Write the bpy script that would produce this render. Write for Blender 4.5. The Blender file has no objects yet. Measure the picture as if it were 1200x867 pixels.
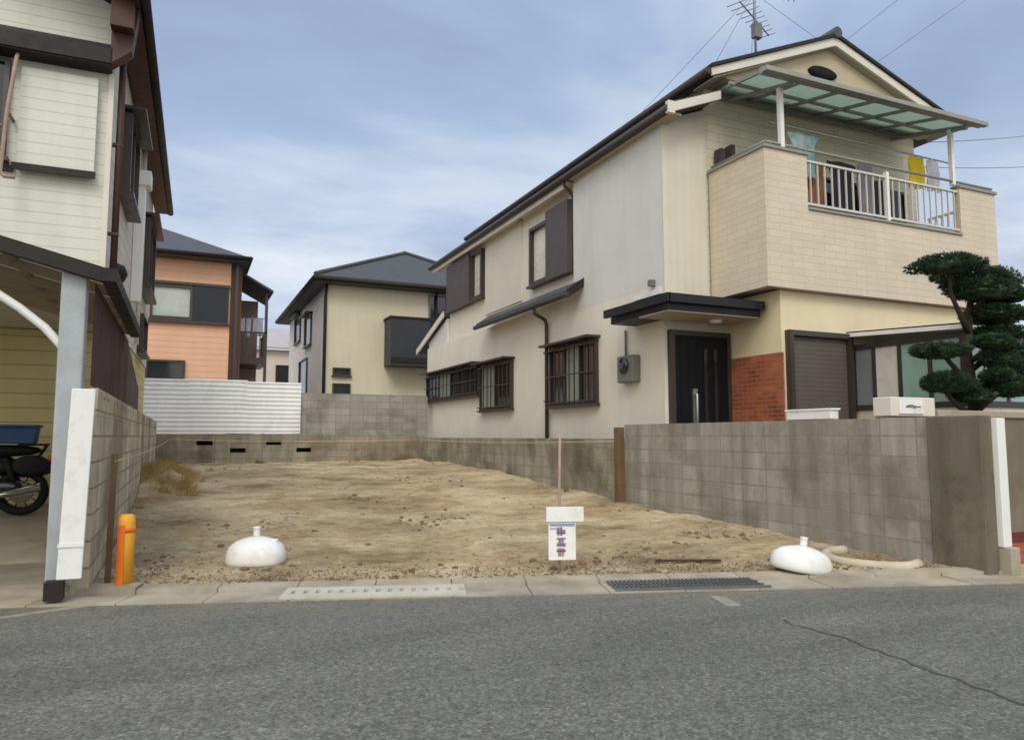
import bpy, bmesh, math, random
from mathutils import Vector, Matrix, noise
random.seed(7)
R = math.radians
S = bpy.context.scene
COL = S.collection

# ------------------------------------------------------------------ camera
cam = bpy.data.cameras.new('camera'); camo = bpy.data.objects.new('camera', cam); COL.objects.link(camo)
cam.sensor_width = 36; cam.lens = 25.65; cam.clip_end = 2000; cam.clip_start = .05
camo.location = (0, 0, 1.2); camo.rotation_euler = (R(95.18), 0, R(-24.24))
S.camera = camo

# ------------------------------------------------------------------ sky + sun
EXPO = .85
SUN_EL, SUN_AZ = 44, 205          # azimuth measured clockwise from +Y: the sun stands behind the camera, veiled by cloud
w = bpy.data.worlds.new('World'); S.world = w; w.use_nodes = True
nt = w.node_tree; nt.nodes.clear()
def N(t, **k):
    n = nt.nodes.new(t)
    for a, b in k.items(): setattr(n, a, b)
    return n
def wm(op, a, b=None):
    n = N('ShaderNodeMath', operation=op)
    for i, q in enumerate((a, b)):
        if q is None: continue
        if isinstance(q, (int, float)): n.inputs[i].default_value = q
        else: nt.links.new(q, n.inputs[i])
    return n.outputs[0]
out = N('ShaderNodeOutputWorld')
sky = N('ShaderNodeTexSky', sky_type='NISHITA', sun_disc=False)
sky.sun_elevation = R(SUN_EL); sky.sun_rotation = R(SUN_AZ)
bgs = N('ShaderNodeBackground'); bgs.inputs[1].default_value = .09
nt.links.new(sky.outputs[0], bgs.inputs[0])
tc = N('ShaderNodeTexCoord'); sep = N('ShaderNodeSeparateXYZ'); nt.links.new(tc.outputs['Generated'], sep.inputs[0])
zc = wm('MAXIMUM', sep.outputs[2], 0.0)
den = wm('ADD', zc, .16)
comb = N('ShaderNodeCombineXYZ')
nt.links.new(wm('DIVIDE', sep.outputs[0], den), comb.inputs[0]); nt.links.new(wm('DIVIDE', sep.outputs[1], den), comb.inputs[1])
mp = N('ShaderNodeMapping'); mp.inputs['Scale'].default_value = (.8, 1.35, 1); mp.inputs['Rotation'].default_value = (0, 0, R(20)); mp.inputs['Location'].default_value = (3.1, 1.7, 0)
nt.links.new(comb.outputs[0], mp.inputs[0])
cn = N('ShaderNodeTexNoise'); cn.inputs['Scale'].default_value = 1.1; cn.inputs['Detail'].default_value = 7; cn.inputs['Roughness'].default_value = .52; cn.inputs['Distortion'].default_value = .35
nt.links.new(mp.outputs[0], cn.inputs[0])
cr = N('ShaderNodeValToRGB'); nt.links.new(cn.outputs[0], cr.inputs[0])
cr.color_ramp.elements[0].position = .36; cr.color_ramp.elements[0].color = (.335, .425, .61, 1)
cr.color_ramp.elements[1].position = .64; cr.color_ramp.elements[1].color = (.60, .70, .84, 1)
e = cr.color_ramp.elements.new(.5); e.color = (.41, .525, .735, 1)
# thinner cloud, brighter towards the horizon in wispy bands
hz = N('ShaderNodeMapRange'); hz.interpolation_type = 'SMOOTHSTEP'
hz.inputs[1].default_value = .40; hz.inputs[2].default_value = .20; hz.inputs[3].default_value = 0; hz.inputs[4].default_value = 1
nt.links.new(sep.outputs[2], hz.inputs[0])
cn2 = N('ShaderNodeTexNoise'); cn2.inputs['Scale'].default_value = 2.6; cn2.inputs['Detail'].default_value = 8; cn2.inputs['Roughness'].default_value = .6
mp2 = N('ShaderNodeMapping'); mp2.inputs['Scale'].default_value = (1.0, 1.0, 3.6); mp2.inputs['Location'].default_value = (.35, .2, 0)
nt.links.new(tc.outputs['Generated'], mp2.inputs[0]); nt.links.new(mp2.outputs[0], cn2.inputs[0])
r2 = N('ShaderNodeMapRange'); r2.inputs[1].default_value = .34; r2.inputs[2].default_value = .66; nt.links.new(cn2.outputs[0], r2.inputs[0])
mx = N('ShaderNodeMix', data_type='RGBA'); nt.links.new(wm('MULTIPLY', hz.outputs[0], r2.outputs[0]), mx.inputs[0])
nt.links.new(cr.outputs[0], mx.inputs[6]); mx.inputs[7].default_value = (.84, .89, .95, 1)
# cloud deck is brightest overhead
zb = N('ShaderNodeMapRange'); zb.interpolation_type = 'SMOOTHSTEP'; zb.inputs[1].default_value = .52; zb.inputs[2].default_value = 1; zb.inputs[3].default_value = 0; zb.inputs[4].default_value = .8
nt.links.new(sep.outputs[2], zb.inputs[0])
# and round the veiled sun, behind the camera and to its left
sb_ = wm('ADD', wm('MULTIPLY', sep.outputs[0], -.60), wm('MULTIPLY', sep.outputs[1], -.80))
zs = N('ShaderNodeMapRange'); zs.interpolation_type = 'SMOOTHSTEP'; zs.inputs[1].default_value = -.35; zs.inputs[2].default_value = .75; zs.inputs[3].default_value = 0; zs.inputs[4].default_value = 1
nt.links.new(sb_, zs.inputs[0])
mb_ = N('ShaderNodeMix', data_type='RGBA'); nt.links.new(zs.outputs[0], mb_.inputs[0]); nt.links.new(mx.outputs[2], mb_.inputs[6]); mb_.inputs[7].default_value = (.76, .75, .71, 1)
stn = wm('MULTIPLY', wm('ADD', wm('ADD', 1.0, zb.outputs[0]), wm('MULTIPLY', zs.outputs[0], 1.0)), 2**-EXPO)
bgc = N('ShaderNodeBackground'); nt.links.new(mb_.outputs[2], bgc.inputs[0]); nt.links.new(stn, bgc.inputs[1])
ms = N('ShaderNodeMixShader'); ms.inputs[0].default_value = .93
nt.links.new(bgs.outputs[0], ms.inputs[1]); nt.links.new(bgc.outputs[0], ms.inputs[2]); nt.links.new(ms.outputs[0], out.inputs[0])

sd = bpy.data.lights.new('sun', 'SUN'); sun = bpy.data.objects.new('sun', sd); COL.objects.link(sun)
sd.energy = .75; sd.angle = R(24); sd.color = (1, .95, .86)
sdir = Vector((math.sin(R(SUN_AZ))*math.cos(R(SUN_EL)), math.cos(R(SUN_AZ))*math.cos(R(SUN_EL)), math.sin(R(SUN_EL))))
sun.rotation_euler = sdir.to_track_quat('Z', 'Y').to_euler(); sun.location = (0, -10, 20)

S.view_settings.view_transform = 'Standard'; S.view_settings.look = 'None'
S.view_settings.exposure = EXPO; S.view_settings.gamma = 1; S.view_settings.use_curve_mapping = False
S.render.engine = 'CYCLES'; S.cycles.filter_width = 1.7

# ------------------------------------------------------------------ materials
def hexc(h):
    h = h.lstrip('#'); o = []
    for i in (0, 2, 4):
        c = int(h[i:i+2], 16)/255
        o.append(c/12.92 if c <= .04045 else ((c+.055)/1.055)**2.4)
    return o
def mat(name, col, rough=.7, var=.12, scale=2.5, bump=.0, bscale=60, spec=.3, metal=0, pattern=None, streak=0, tint=None, fine=.0, stain=None, coat=0):
    """procedural surface: base colour + large and small mottling, rain streaks, stains, a pattern of joints or shade-toned lap grooves and a bump"""
    c = hexc(col) if isinstance(col, str) else col
    m = bpy.data.materials.new(name); m.use_nodes = True
    t = m.node_tree; nd = t.nodes; lk = t.links.new
    b = nd['Principled BSDF']; b.inputs['Roughness'].default_value = rough; b.inputs['Metallic'].default_value = metal
    b.inputs['Specular IOR Level'].default_value = spec; b.inputs['Coat Weight'].default_value = coat
    def new(ty, **k):
        n = nd.new(ty)
        for a, q in k.items(): setattr(n, a, q)
        return n
    def math_(op, a, bb=None, cc=None):
        n = new('ShaderNodeMath', operation=op)
        for i, q in enumerate((a, bb, cc)):
            if q is None: continue
            if isinstance(q, (int, float)): n.inputs[i].default_value = q
            else: lk(q, n.inputs[i])
        return n.outputs[0]
    co = new('ShaderNodeTexCoord'); obj, uv = co.outputs['Object'], co.outputs['UV']
    def noi(sc, det=4, ro=.55, vec=None, scale3=None):
        n = new('ShaderNodeTexNoise'); n.inputs['Scale'].default_value = sc; n.inputs['Detail'].default_value = det; n.inputs['Roughness'].default_value = ro
        v = vec or obj
        if scale3:
            q = new('ShaderNodeMapping'); q.inputs['Scale'].default_value = scale3; lk(v, q.inputs[0]); v = q.outputs[0]
        lk(v, n.inputs['Vector']); return n.outputs[0]
    def rng(v, a, bb, cc, d):
        n = new('ShaderNodeMapRange'); lk(v, n.inputs[0])
        for i, q in enumerate((a, bb, cc, d)): n.inputs[i+1].default_value = q
        return n.outputs[0]
    def mixc(f, a, bb, mode='MIX'):
        n = new('ShaderNodeMix', data_type='RGBA', blend_type=mode)
        for s, q in ((0, f), (6, a), (7, bb)):
            if isinstance(q, (int, float)): n.inputs[s].default_value = q
            elif isinstance(q, (list, tuple)): n.inputs[s].default_value = (*q[:3], 1)
            else: lk(q, n.inputs[s])
        return n.outputs[2]
    cur = list(c); height = None
    base = rng(noi(scale, 6, .6), .3, .7, 1-var, 1+var)
    val = new('ShaderNodeCombineColor'); [lk(base, val.inputs[i]) for i in range(3)]
    cur = mixc(1.0, cur, val.outputs[0], 'MULTIPLY')
    if tint:                                   # second colour in broad irregular patches
        cur = mixc(rng(noi(scale*.45+.1, 5, .65), .45, .62, 0, 1), cur, mixc(1.0, hexc(tint), val.outputs[0], 'MULTIPLY'))
    if pattern:
        kind = pattern[0]
        if kind == 'brick':
            _, bw, bh, mo, mcol, off = pattern; ct = .03 if bw > .42 else .13 if bw > .3 else .2
            n = new('ShaderNodeTexBrick'); lk(uv, n.inputs['Vector']); n.offset = off; n.squash = 1
            n.inputs['Scale'].default_value = 1; n.inputs['Brick Width'].default_value = bw; n.inputs['Row Height'].default_value = bh
            n.inputs['Mortar Size'].default_value = mo; n.inputs['Mortar Smooth'].default_value = .3; n.inputs['Bias'].default_value = 0
            n.inputs['Color1'].default_value = (1-ct, 1-ct, 1-ct, 1); n.inputs['Color2'].default_value = (1+ct, 1+ct, 1+ct, 1); n.inputs['Mortar'].default_value = (1, 1, 1, 1)
            cur = mixc(1.0, cur, n.outputs['Color'], 'MULTIPLY')
            cur = mixc(n.outputs['Fac'], cur, hexc(mcol))
            height = math_('SUBTRACT', 1.0, n.outputs['Fac']); hs = .35
        elif kind in ('lap', 'rib', 'tile'):
            sp = new('ShaderNodeSeparateXYZ'); lk(uv, sp.inputs[0])
            if kind == 'rib':
                fr = math_('FRACT', math_('DIVIDE', sp.outputs[0], pattern[1])); height = math_('PINGPONG', fr, .5)
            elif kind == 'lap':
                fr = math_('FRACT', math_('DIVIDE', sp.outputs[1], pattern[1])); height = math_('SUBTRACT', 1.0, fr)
            else:
                f1 = math_('FRACT', math_('DIVIDE', sp.outputs[0], pattern[1])); f2 = math_('FRACT', math_('DIVIDE', sp.outputs[1], pattern[2]))
                height = math_('ADD', math_('PINGPONG', f1, .5), math_('SUBTRACT', 1.0, f2)); fr = f2
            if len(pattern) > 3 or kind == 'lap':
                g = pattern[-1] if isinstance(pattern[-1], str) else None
                if g: cur = mixc(rng(fr, .90, .95, 0, 1), cur, hexc(g))  # groove shade under each lap, put into the colour as a darker line
            hs = .5
    if streak:                                  # rain streaks run down the wall
        q = new('ShaderNodeSeparateXYZ'); lk(uv, q.inputs[0])
        cb = new('ShaderNodeCombineXYZ'); lk(math_('MULTIPLY', q.outputs[0], 5.0), cb.inputs[0]); lk(math_('MULTIPLY', q.outputs[1], .55), cb.inputs[1])
        s = rng(noi(1.0, 5, .6, cb.outputs[0]), .42, .72, 0, streak)
        cur = mixc(s, cur, (c[0]*.45, c[1]*.44, c[2]*.40))
    if stain:                                   # (colour, amount, scale)
        cur = mixc(rng(noi(stain[2], 7, .68), .5, .66, 0, stain[1]), cur, hexc(stain[0]))
    if fine:
        f_ = rng(noi(bscale, 3, .7), .3, .7, 1-fine, 1+fine)
        cc_ = new('ShaderNodeCombineColor'); [lk(f_, cc_.inputs[i]) for i in range(3)]
        cur = mixc(1.0, cur, cc_.outputs[0], 'MULTIPLY')
    lk(cur, b.inputs['Base Color'])
    nrm = None
    if height is not None:
        bp = new('ShaderNodeBump'); bp.inputs['Strength'].default_value = hs; bp.inputs['Distance'].default_value = .012; lk(height, bp.inputs['Height']); nrm = bp.outputs[0]
    if bump:
        bp = new('ShaderNodeBump'); bp.inputs['Strength'].default_value = bump; bp.inputs['Distance'].default_value = .01; lk(noi(bscale, 5, .6), bp.inputs['Height'])
        if nrm: lk(nrm, bp.inputs['Normal'])
        nrm = bp.outputs[0]
    if nrm: lk(nrm, b.inputs['Normal'])
    rr = rng(noi(scale*2, 4, .6), .3, .7, max(rough-.1, .03), min(rough+.1, 1)); lk(rr, b.inputs['Roughness'])
    return m

m_stucco = mat('stucco', '#cdccc6', .9, .06, 1.0, .35, 90, .2, streak=.09)
m_cream = mat('cream_siding', '#d2cab7', .75, .05, 1.5, .1, 60, .3, pattern=('brick', .9, .15, .006, '#b5a684', .5), streak=.08)
m_panel = mat('vertical_siding', '#cdc7b8', .75, .05, 1.5, .08, 60, .3, pattern=('rib', .15), streak=.06)
m_balc = mat('balcony_siding', '#cabeab', .75, .06, 1.6, .15, 70, .3, pattern=('brick', .45, .11, .005, '#bda98b', .5), streak=.08)
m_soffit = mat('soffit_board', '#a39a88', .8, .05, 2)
m_white = mat('white_paint', '#d2ccc0', .55, .05, 2, streak=.10)
m_whitemetal = mat('white_metal', '#e0dfdb', .4, .04, 3, spec=.5)
m_roof = mat('roof_tile', '#45474d', .6, .14, 3, .15, 60, .4, pattern=('tile', .30, .26))
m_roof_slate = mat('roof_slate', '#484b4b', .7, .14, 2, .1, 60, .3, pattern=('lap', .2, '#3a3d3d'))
m_darkmetal = mat('dark_brown_metal', '#251f1e', .6, .12, 5, spec=.3)
m_gutter = mat('gutter_plastic', '#3b3331', .5, .12, 4, spec=.4)
m_frame = mat('bronze_frame', '#3a312d', .4, .08, 6, spec=.5)
m_fascia = mat('porch_fascia', '#1f1e22', .5, .1, 4)
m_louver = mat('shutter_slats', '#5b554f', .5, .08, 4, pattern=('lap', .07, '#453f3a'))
m_shutterdark = mat('dark_shutter_box', '#524a4a', .55, .1, 3, pattern=('rib', .10))
m_brick = mat('red_brick', '#a65a3c', .85, .18, 5, .3, 90, .2, pattern=('brick', .21, .07, .009, '#8b7060', .5), tint='#8c4630')
m_door = mat('black_door', '#101217', .5, .1, 4, spec=.2, pattern=('rib', .16))
m_steel = mat('brushed_steel', '#a9abac', .35, .05, 8, metal=.8)
m_grey = mat('grey_plastic', '#6d706a', .6, .08, 6)
m_poly = None
def glassy(name, col, rough=.06, spec=.6):
    return mat(name, col, rough, .25, .9, spec=spec)
m_glass = glassy('dark_window_glass', '#23272a')
m_frost = glassy('frosted_window_glass', '#8f9790', .35, .4)
m_curtain = glassy('curtained_window_glass', '#a9b0a8', .12, .5)
m_pale = glassy('pale_blind', '#c9c5ba', .3, .4)  # plain pale base colour, no emission
m_greenglass = glassy('green_tinted_glass', '#8fa79d', .1, .5)
def translucent(name, col, amt=.55):
    m = mat(name, col, .35, .08, 2, spec=.4); t = m.node_tree; nd = t.nodes
    p = nd['Principled BSDF']; o = nd['Material Output']
    tr = nd.new('ShaderNodeBsdfTranslucent'); tr.inputs[0].default_value = (*hexc(col), 1)
    tp = nd.new('ShaderNodeBsdfTransparent'); tp.inputs[0].default_value = (.8, .88, .84, 1)
    a = nd.new('ShaderNodeMixShader'); a.inputs[0].default_value = amt
    c = nd.new('ShaderNodeMixShader'); c.inputs[0].default_value = .12
    t.links.new(p.outputs[0], a.inputs[1]); t.links.new(tr.outputs[0], a.inputs[2]); t.links.new(a.outputs[0], c.inputs[1]); t.links.new(tp.outputs[0], c.inputs[2]); t.links.new(c.outputs[0], o.inputs[0])
    return m
m_poly = translucent('polycarbonate_sheet', '#b4c2b8', .68)
m_polybrown = translucent('aged_polycarbonate', '#b3a994', .65)
m_polyframe = mat('bronze_aluminium', '#86867c', .45, .06, 5, spec=.5)

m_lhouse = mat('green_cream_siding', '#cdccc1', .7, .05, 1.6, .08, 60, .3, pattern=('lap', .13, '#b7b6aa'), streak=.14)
m_lside = mat('pinkish_siding', '#d0cac3', .75, .07, 1.6, .1, 60, .3, pattern=('brick', .9, .2, .008, '#a39c94', .5), streak=.15)
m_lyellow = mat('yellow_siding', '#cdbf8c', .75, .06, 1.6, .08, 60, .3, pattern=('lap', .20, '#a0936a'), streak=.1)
m_brownwood = mat('brown_trim', '#4a3029', .55, .15, 5)
m_galv = mat('galvanised_steel', '#a5abae', .5, .12, 3, metal=.25, streak=.2, stain=('#7d7d79', .35, 2))
m_rust = mat('rust_brown_sheet', '#4e3d3a', .7, .2, 2, .1, 40, .3, streak=.35, stain=('#6b5749', .5, 1.4))
m_concgut = mat('gutter_concrete', '#a59d8c', .9, .14, 3, .35, 120, .2, tint='#8f8777', fine=.14, stain=('#a48f6c', .55, 1.6))
m_conc = mat('rough_concrete', '#8f897c', .9, .16, 2.5, .4, 80, .2, tint='#7c766a', streak=.3, fine=.12)
m_block = mat('concrete_block', '#a09a90', .92, .16, 1.6, .4, 90, .15, pattern=('brick', .40, .20, .011, '#8d887f', 0), tint='#8b8679', streak=.7, stain=('#6b6559', .55, 1.7), fine=.10)
m_blockw = mat('weathered_block', '#a49c8c', .92, .18, 1.4, .4, 90, .15, pattern=('brick', .40, .20, .011, '#8b8475', 0), tint='#857b6a', streak=.6, stain=('#5f5747', .75, 1.1), fine=.12)
m_blockl = mat('buff_block', '#c6bba3', .92, .16, 1.2, .4, 90, .15, pattern=('brick', .40, .20, .010, '#887d67', 0), tint='#8b8069', streak=.3, stain=('#6f6552', .5, 1.1), fine=.12)
m_mortar = mat('mossy_mortar', '#736d5f', .95, .2, 2, .4, 70, .15, tint='#65634f', streak=.7, stain=('#44402f', .8, 1.3), fine=.14)
m_greywall = mat('grey_block', '#9d9a94', .92, .12, 1.0, .3, 80, .15, pattern=('brick', .40, .20, .010, '#8b8882', 0), streak=.35, stain=('#5a5750', .6, .7))
m_gatewall = mat('brown_render', '#7c7566', .9, .12, 2, .3, 80, .2, tint='#676152', streak=.3)
m_terra = mat('terracotta_paving', '#a8553a', .85, .15, 4, .3, 70, .2, pattern=('brick', .2, .1, .006, '#8c6450', .5))
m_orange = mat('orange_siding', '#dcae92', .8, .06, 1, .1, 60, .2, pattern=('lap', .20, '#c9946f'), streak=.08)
m_farcream = mat('far_cream_wall', '#cbc3ab', .85, .06, .8, .1, 40, .2, streak=.10)
m_fargrey = mat('far_grey_wall', '#d6d0c9', .85, .06, .8, .1, 40, .2, streak=.15)
m_sheet = mat('white_corrugated_sheet', '#eceef0', .5, .05, 1.2, spec=.4, streak=.08, stain=('#b4b1aa', .4, .8))
m_asph_far = None
m_black = mat('black_rubber', '#17171a', .75, .15, 10, .1, 80)
m_blackpaint = mat('black_enamel', '#111216', .25, .1, 6, spec=.5, coat=.5)
m_chrome = mat('chrome', '#c5c7c8', .2, .05, 9, metal=1)
m_blue = mat('blue_plastic', '#2f4d70', .5, .15, 5)
m_wplastic = mat('white_plastic', '#e0e0dc', .5, .05, 5, spec=.35, stain=('#b5aa95', .5, 5))
m_yellow = mat('yellow_plastic', '#e0a02c', .5, .12, 6, spec=.4, stain=('#c47b1c', .4, 6))
m_orangep = mat('orange_plastic', '#d2691f', .5, .12, 6, spec=.4)
m_wood = mat('weathered_stake', '#6f5a45', .85, .2, 9, .3, 60, streak=.4)
m_woodpale = mat('pale_stake', '#9b8878', .85, .15, 9, .2, 60)
m_string = mat('pale_string', '#b8ae90', .8, .1, 9)
m_purple = mat('magenta_print', '#86687f', .6, .2, 30)
m_bluep = mat('blue_print', '#7f93ad', .6, .15, 20)
m_needle = mat('pine_needles', '#2a3d2f', .65, .45, 14, spec=.2, tint='#44583a')
m_bark = mat('pine_bark', '#3f362f', .95, .25, 12, .6, 30)
m_drygrass = mat('dry_grass', '#c4ab78', .9, .3, 12)
m_weed = mat('green_weed', '#5d6a38', .8, .3, 12)
m_stone = mat('rubble_stone', '#96897a', .95, .25, 8, .4, 50)
m_clod = mat('soil_clod', '#6f5d45', .97, .3, 8, .5, 50)
m_grate = mat('grating_steel', '#6f7274', .5, .15, 8, metal=.5)
m_dark = mat('dark_void', '#141312', .9, .1, 5)
m_wire = mat('black_cable', '#6b7078', .7, .1, 5)
m_tan = mat('tan_steel', '#8d806b', .6, .1, 5)
m_alu = mat('aerial_aluminium', '#85888c', .4, .08, 9, metal=.6)
m_cl_dark = mat('dark_cloth', '#2b2c31', .95, .2, 6, .2, 120)
m_cl_brown = mat('rust_cloth', '#8a5b40', .95, .15, 6, .2, 120)
m_cl_teal = mat('teal_cloth', '#7fa7a8', .95, .2, 4, .2, 120, tint='#c3cfd0')
m_cl_grey = mat('grey_cloth', '#7b7780', .95, .15, 6, .2, 120)
m_cl_yel = mat('yellow_cloth', '#dcc02a', .95, .1, 6, .2, 120)
m_cl_lilac = mat('pale_cloth', '#cfcdd8', .95, .08, 6, .2, 120)

def asphalt():
    m = bpy.data.materials.new('asphalt'); m.use_nodes = True; t = m.node_tree; nd = t.nodes; lk = t.links.new
    b = nd['Principled BSDF']; b.inputs['Roughness'].default_value = .85; b.inputs['Specular IOR Level'].default_value = .25
    co = nd.new('ShaderNodeTexCoord')
    def noi(s, d, r, sc=None):
        n = nd.new('ShaderNodeTexNoise'); n.inputs['Scale'].default_value = s; n.inputs['Detail'].default_value = d; n.inputs['Roughness'].default_value = r
        if sc:
            q = nd.new('ShaderNodeMapping'); q.inputs['Scale'].default_value = sc; lk(co.outputs['Object'], q.inputs[0]); lk(q.outputs[0], n.inputs['Vector'])
        else: lk(co.outputs['Object'], n.inputs['Vector'])
        return n.outputs[0]
    def ramp(v, els):
        n = nd.new('ShaderNodeValToRGB'); lk(v, n.inputs[0]); e = n.color_ramp.elements
        e[0].position, e[0].color = els[0][0], (*els[0][1], 1); e[1].position, e[1].color = els[-1][0], (*els[-1][1], 1)
        for p, c in els[1:-1]: q = e.new(p); q.color = (*c, 1)
        return n.outputs[0]
    def mul(a, bb, f=1.0, mode='MULTIPLY'):
        n = nd.new('ShaderNodeMix'); n.data_type = 'RGBA'; n.blend_type = mode; n.inputs[0].default_value = f
        lk(a, n.inputs[6]); lk(bb, n.inputs[7]); return n.outputs[2]
    big = ramp(noi(.45, 5, .6), [(.3, (.124, .122, .109)), (.55, (.147, .144, .127)), (.72, (.170, .166, .146))])
    strk = ramp(noi(.9, 5, .6, (.35, 2.2, 1)), [(.35, (.83, .83, .82)), (.5, (1, 1, 1)), (.65, (1.10, 1.10, 1.08))])
    mid = ramp(noi(22, 4, .7), [(.32, (.78, .78, .78)), (.68, (1.22, 1.22, 1.21))])
    v = nd.new('ShaderNodeTexVoronoi'); v.inputs['Scale'].default_value = 85; lk(co.outputs['Object'], v.inputs['Vector'])
    sp = nd.new('ShaderNodeSeparateColor'); lk(v.outputs['Color'], sp.inputs[0])
    agg = ramp(sp.outputs[0], [(.0, (.55, .55, .55)), (.55, (.95, .95, .95)), (.86, (1.18, 1.17, 1.14)), (1, (1.6, 1.58, 1.52))])
    c = mul(mul(mul(big, strk), mid), agg)
    dot = nd.new('ShaderNodeVectorMath'); dot.operation = 'DOT_PRODUCT'; lk(co.outputs['Object'], dot.inputs[0]); dot.inputs[1].default_value = (.309, .951, 0)
    mr = nd.new('ShaderNodeMapRange'); lk(dot.outputs['Value'], mr.inputs[0]); mr.inputs[1].default_value = 5.605-.55; mr.inputs[2].default_value = 5.605
    nr = nd.new('ShaderNodeMapRange'); lk(noi(1.7, 7, .7), nr.inputs[0]); nr.inputs[1].default_value = .40; nr.inputs[2].default_value = .62
    mm = nd.new('ShaderNodeMath'); mm.operation = 'MULTIPLY'; lk(mr.outputs[0], mm.inputs[0]); lk(nr.outputs[0], mm.inputs[1])
    m2 = nd.new('ShaderNodeMath'); m2.operation = 'MULTIPLY'; lk(mm.outputs[0], m2.inputs[0]); m2.inputs[1].default_value = .75
    dm = nd.new('ShaderNodeMix'); dm.data_type = 'RGBA'; lk(m2.outputs[0], dm.inputs[0]); lk(c, dm.inputs[6]); dm.inputs[7].default_value = (.21, .175, .125, 1); c = dm.outputs[2]
    lk(c, b.inputs['Base Color'])
    bp = nd.new('ShaderNodeBump'); bp.inputs['Strength'].default_value = .5; bp.inputs['Distance'].default_value = .004; lk(noi(160, 4, .7), bp.inputs['Height']); lk(bp.outputs[0], b.inputs['Normal'])
    return m
m_asphalt = asphalt()
def soil():
    m = bpy.data.materials.new('bare_soil'); m.use_nodes = True; t = m.node_tree; nd = t.nodes; lk = t.links.new
    b = nd['Principled BSDF']; b.inputs['Roughness'].default_value = .97; b.inputs['Specular IOR Level'].default_value = .1
    co = nd.new('ShaderNodeTexCoord')
    def noi(s, d, r, sc=None, dist=0):
        n = nd.new('ShaderNodeTexNoise'); n.inputs['Scale'].default_value = s; n.inputs['Detail'].default_value = d; n.inputs['Roughness'].default_value = r; n.inputs['Distortion'].default_value = dist
        q = nd.new('ShaderNodeMapping'); q.inputs['Scale'].default_value = sc or (1, 1, 1); lk(co.outputs['Object'], q.inputs[0]); lk(q.outputs[0], n.inputs['Vector'])
        return n.outputs[0]
    def ramp(v, els):
        n = nd.new('ShaderNodeValToRGB'); lk(v, n.inputs[0]); e = n.color_ramp.elements
        e[0].position, e[0].color = els[0][0], (*els[0][1], 1); e[1].position, e[1].color = els[-1][0], (*els[-1][1], 1)
        for p, c in els[1:-1]: q = e.new(p); q.color = (*c, 1)
        return n.outputs[0]
    def mix(a, bb, f=1.0, mode='MULTIPLY'):
        n = nd.new('ShaderNodeMix'); n.data_type = 'RGBA'; n.blend_type = mode
        if isinstance(f, float): n.inputs[0].default_value = f
        else: lk(f, n.inputs[0])
        lk(a, n.inputs[6]); lk(bb, n.inputs[7]); return n.outputs[2]
    a = ramp(noi(.55, 8, .62, None, .6), [(.30, hexc('#806e54')), (.44, hexc('#9d876a')), (.54, hexc('#b6a484')), (.70, hexc('#cfc0a2'))])
    tr = ramp(noi(1.3, 8, .72, (.8, 1.1, 1), .3), [(.36, hexc('#6c583f')), (.50, hexc('#b1a080')), (.66, hexc('#c9ba9c'))])
    c = mix(a, tr, .5, 'MIX')
    red = ramp(noi(.5, 5, .6, None, .3), [(.54, (0, 0, 0)), (.66, (1, 1, 1))])
    redc = ramp(noi(3, 5, .6), [(.3, hexc('#8f7354')), (.7, hexc('#ba9c78'))])
    rf = nd.new('ShaderNodeSeparateColor'); lk(red, rf.inputs[0])
    mm = nd.new('ShaderNodeMath'); mm.operation = 'MULTIPLY'; mm.inputs[1].default_value = .6; lk(rf.outputs[0], mm.inputs[0])
    c = mix(c, redc, mm.outputs[0], 'MIX')
    cl = ramp(noi(11, 8, .8), [(.30, (.50, .47, .43)), (.46, (1, 1, 1)), (.72, (1.25, 1.24, 1.2))])
    fi = ramp(noi(60, 5, .8), [(.30, (.55, .53, .50)), (.5, (1, 1, 1)), (.72, (1.3, 1.29, 1.26))])
    dk = ramp(noi(.75, 9, .74, (.9, .9, 1), .3), [(.28, (.58, .54, .49)), (.43, (.98, .96, .93)), (.53, (1.22, 1.22, 1.22)), (.72, (1.42, 1.41, 1.38))])
    c = mix(c, dk)
    c = mix(mix(c, cl), fi)
    lk(c, b.inputs['Base Color'])
    bp = nd.new('ShaderNodeBump'); bp.inputs['Strength'].default_value = .9; bp.inputs['Distance'].default_value = .035; lk(noi(26, 9, .82), bp.inputs['Height']); lk(bp.outputs[0], b.inputs['Normal'])
    return m
m_soil = soil()

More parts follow.
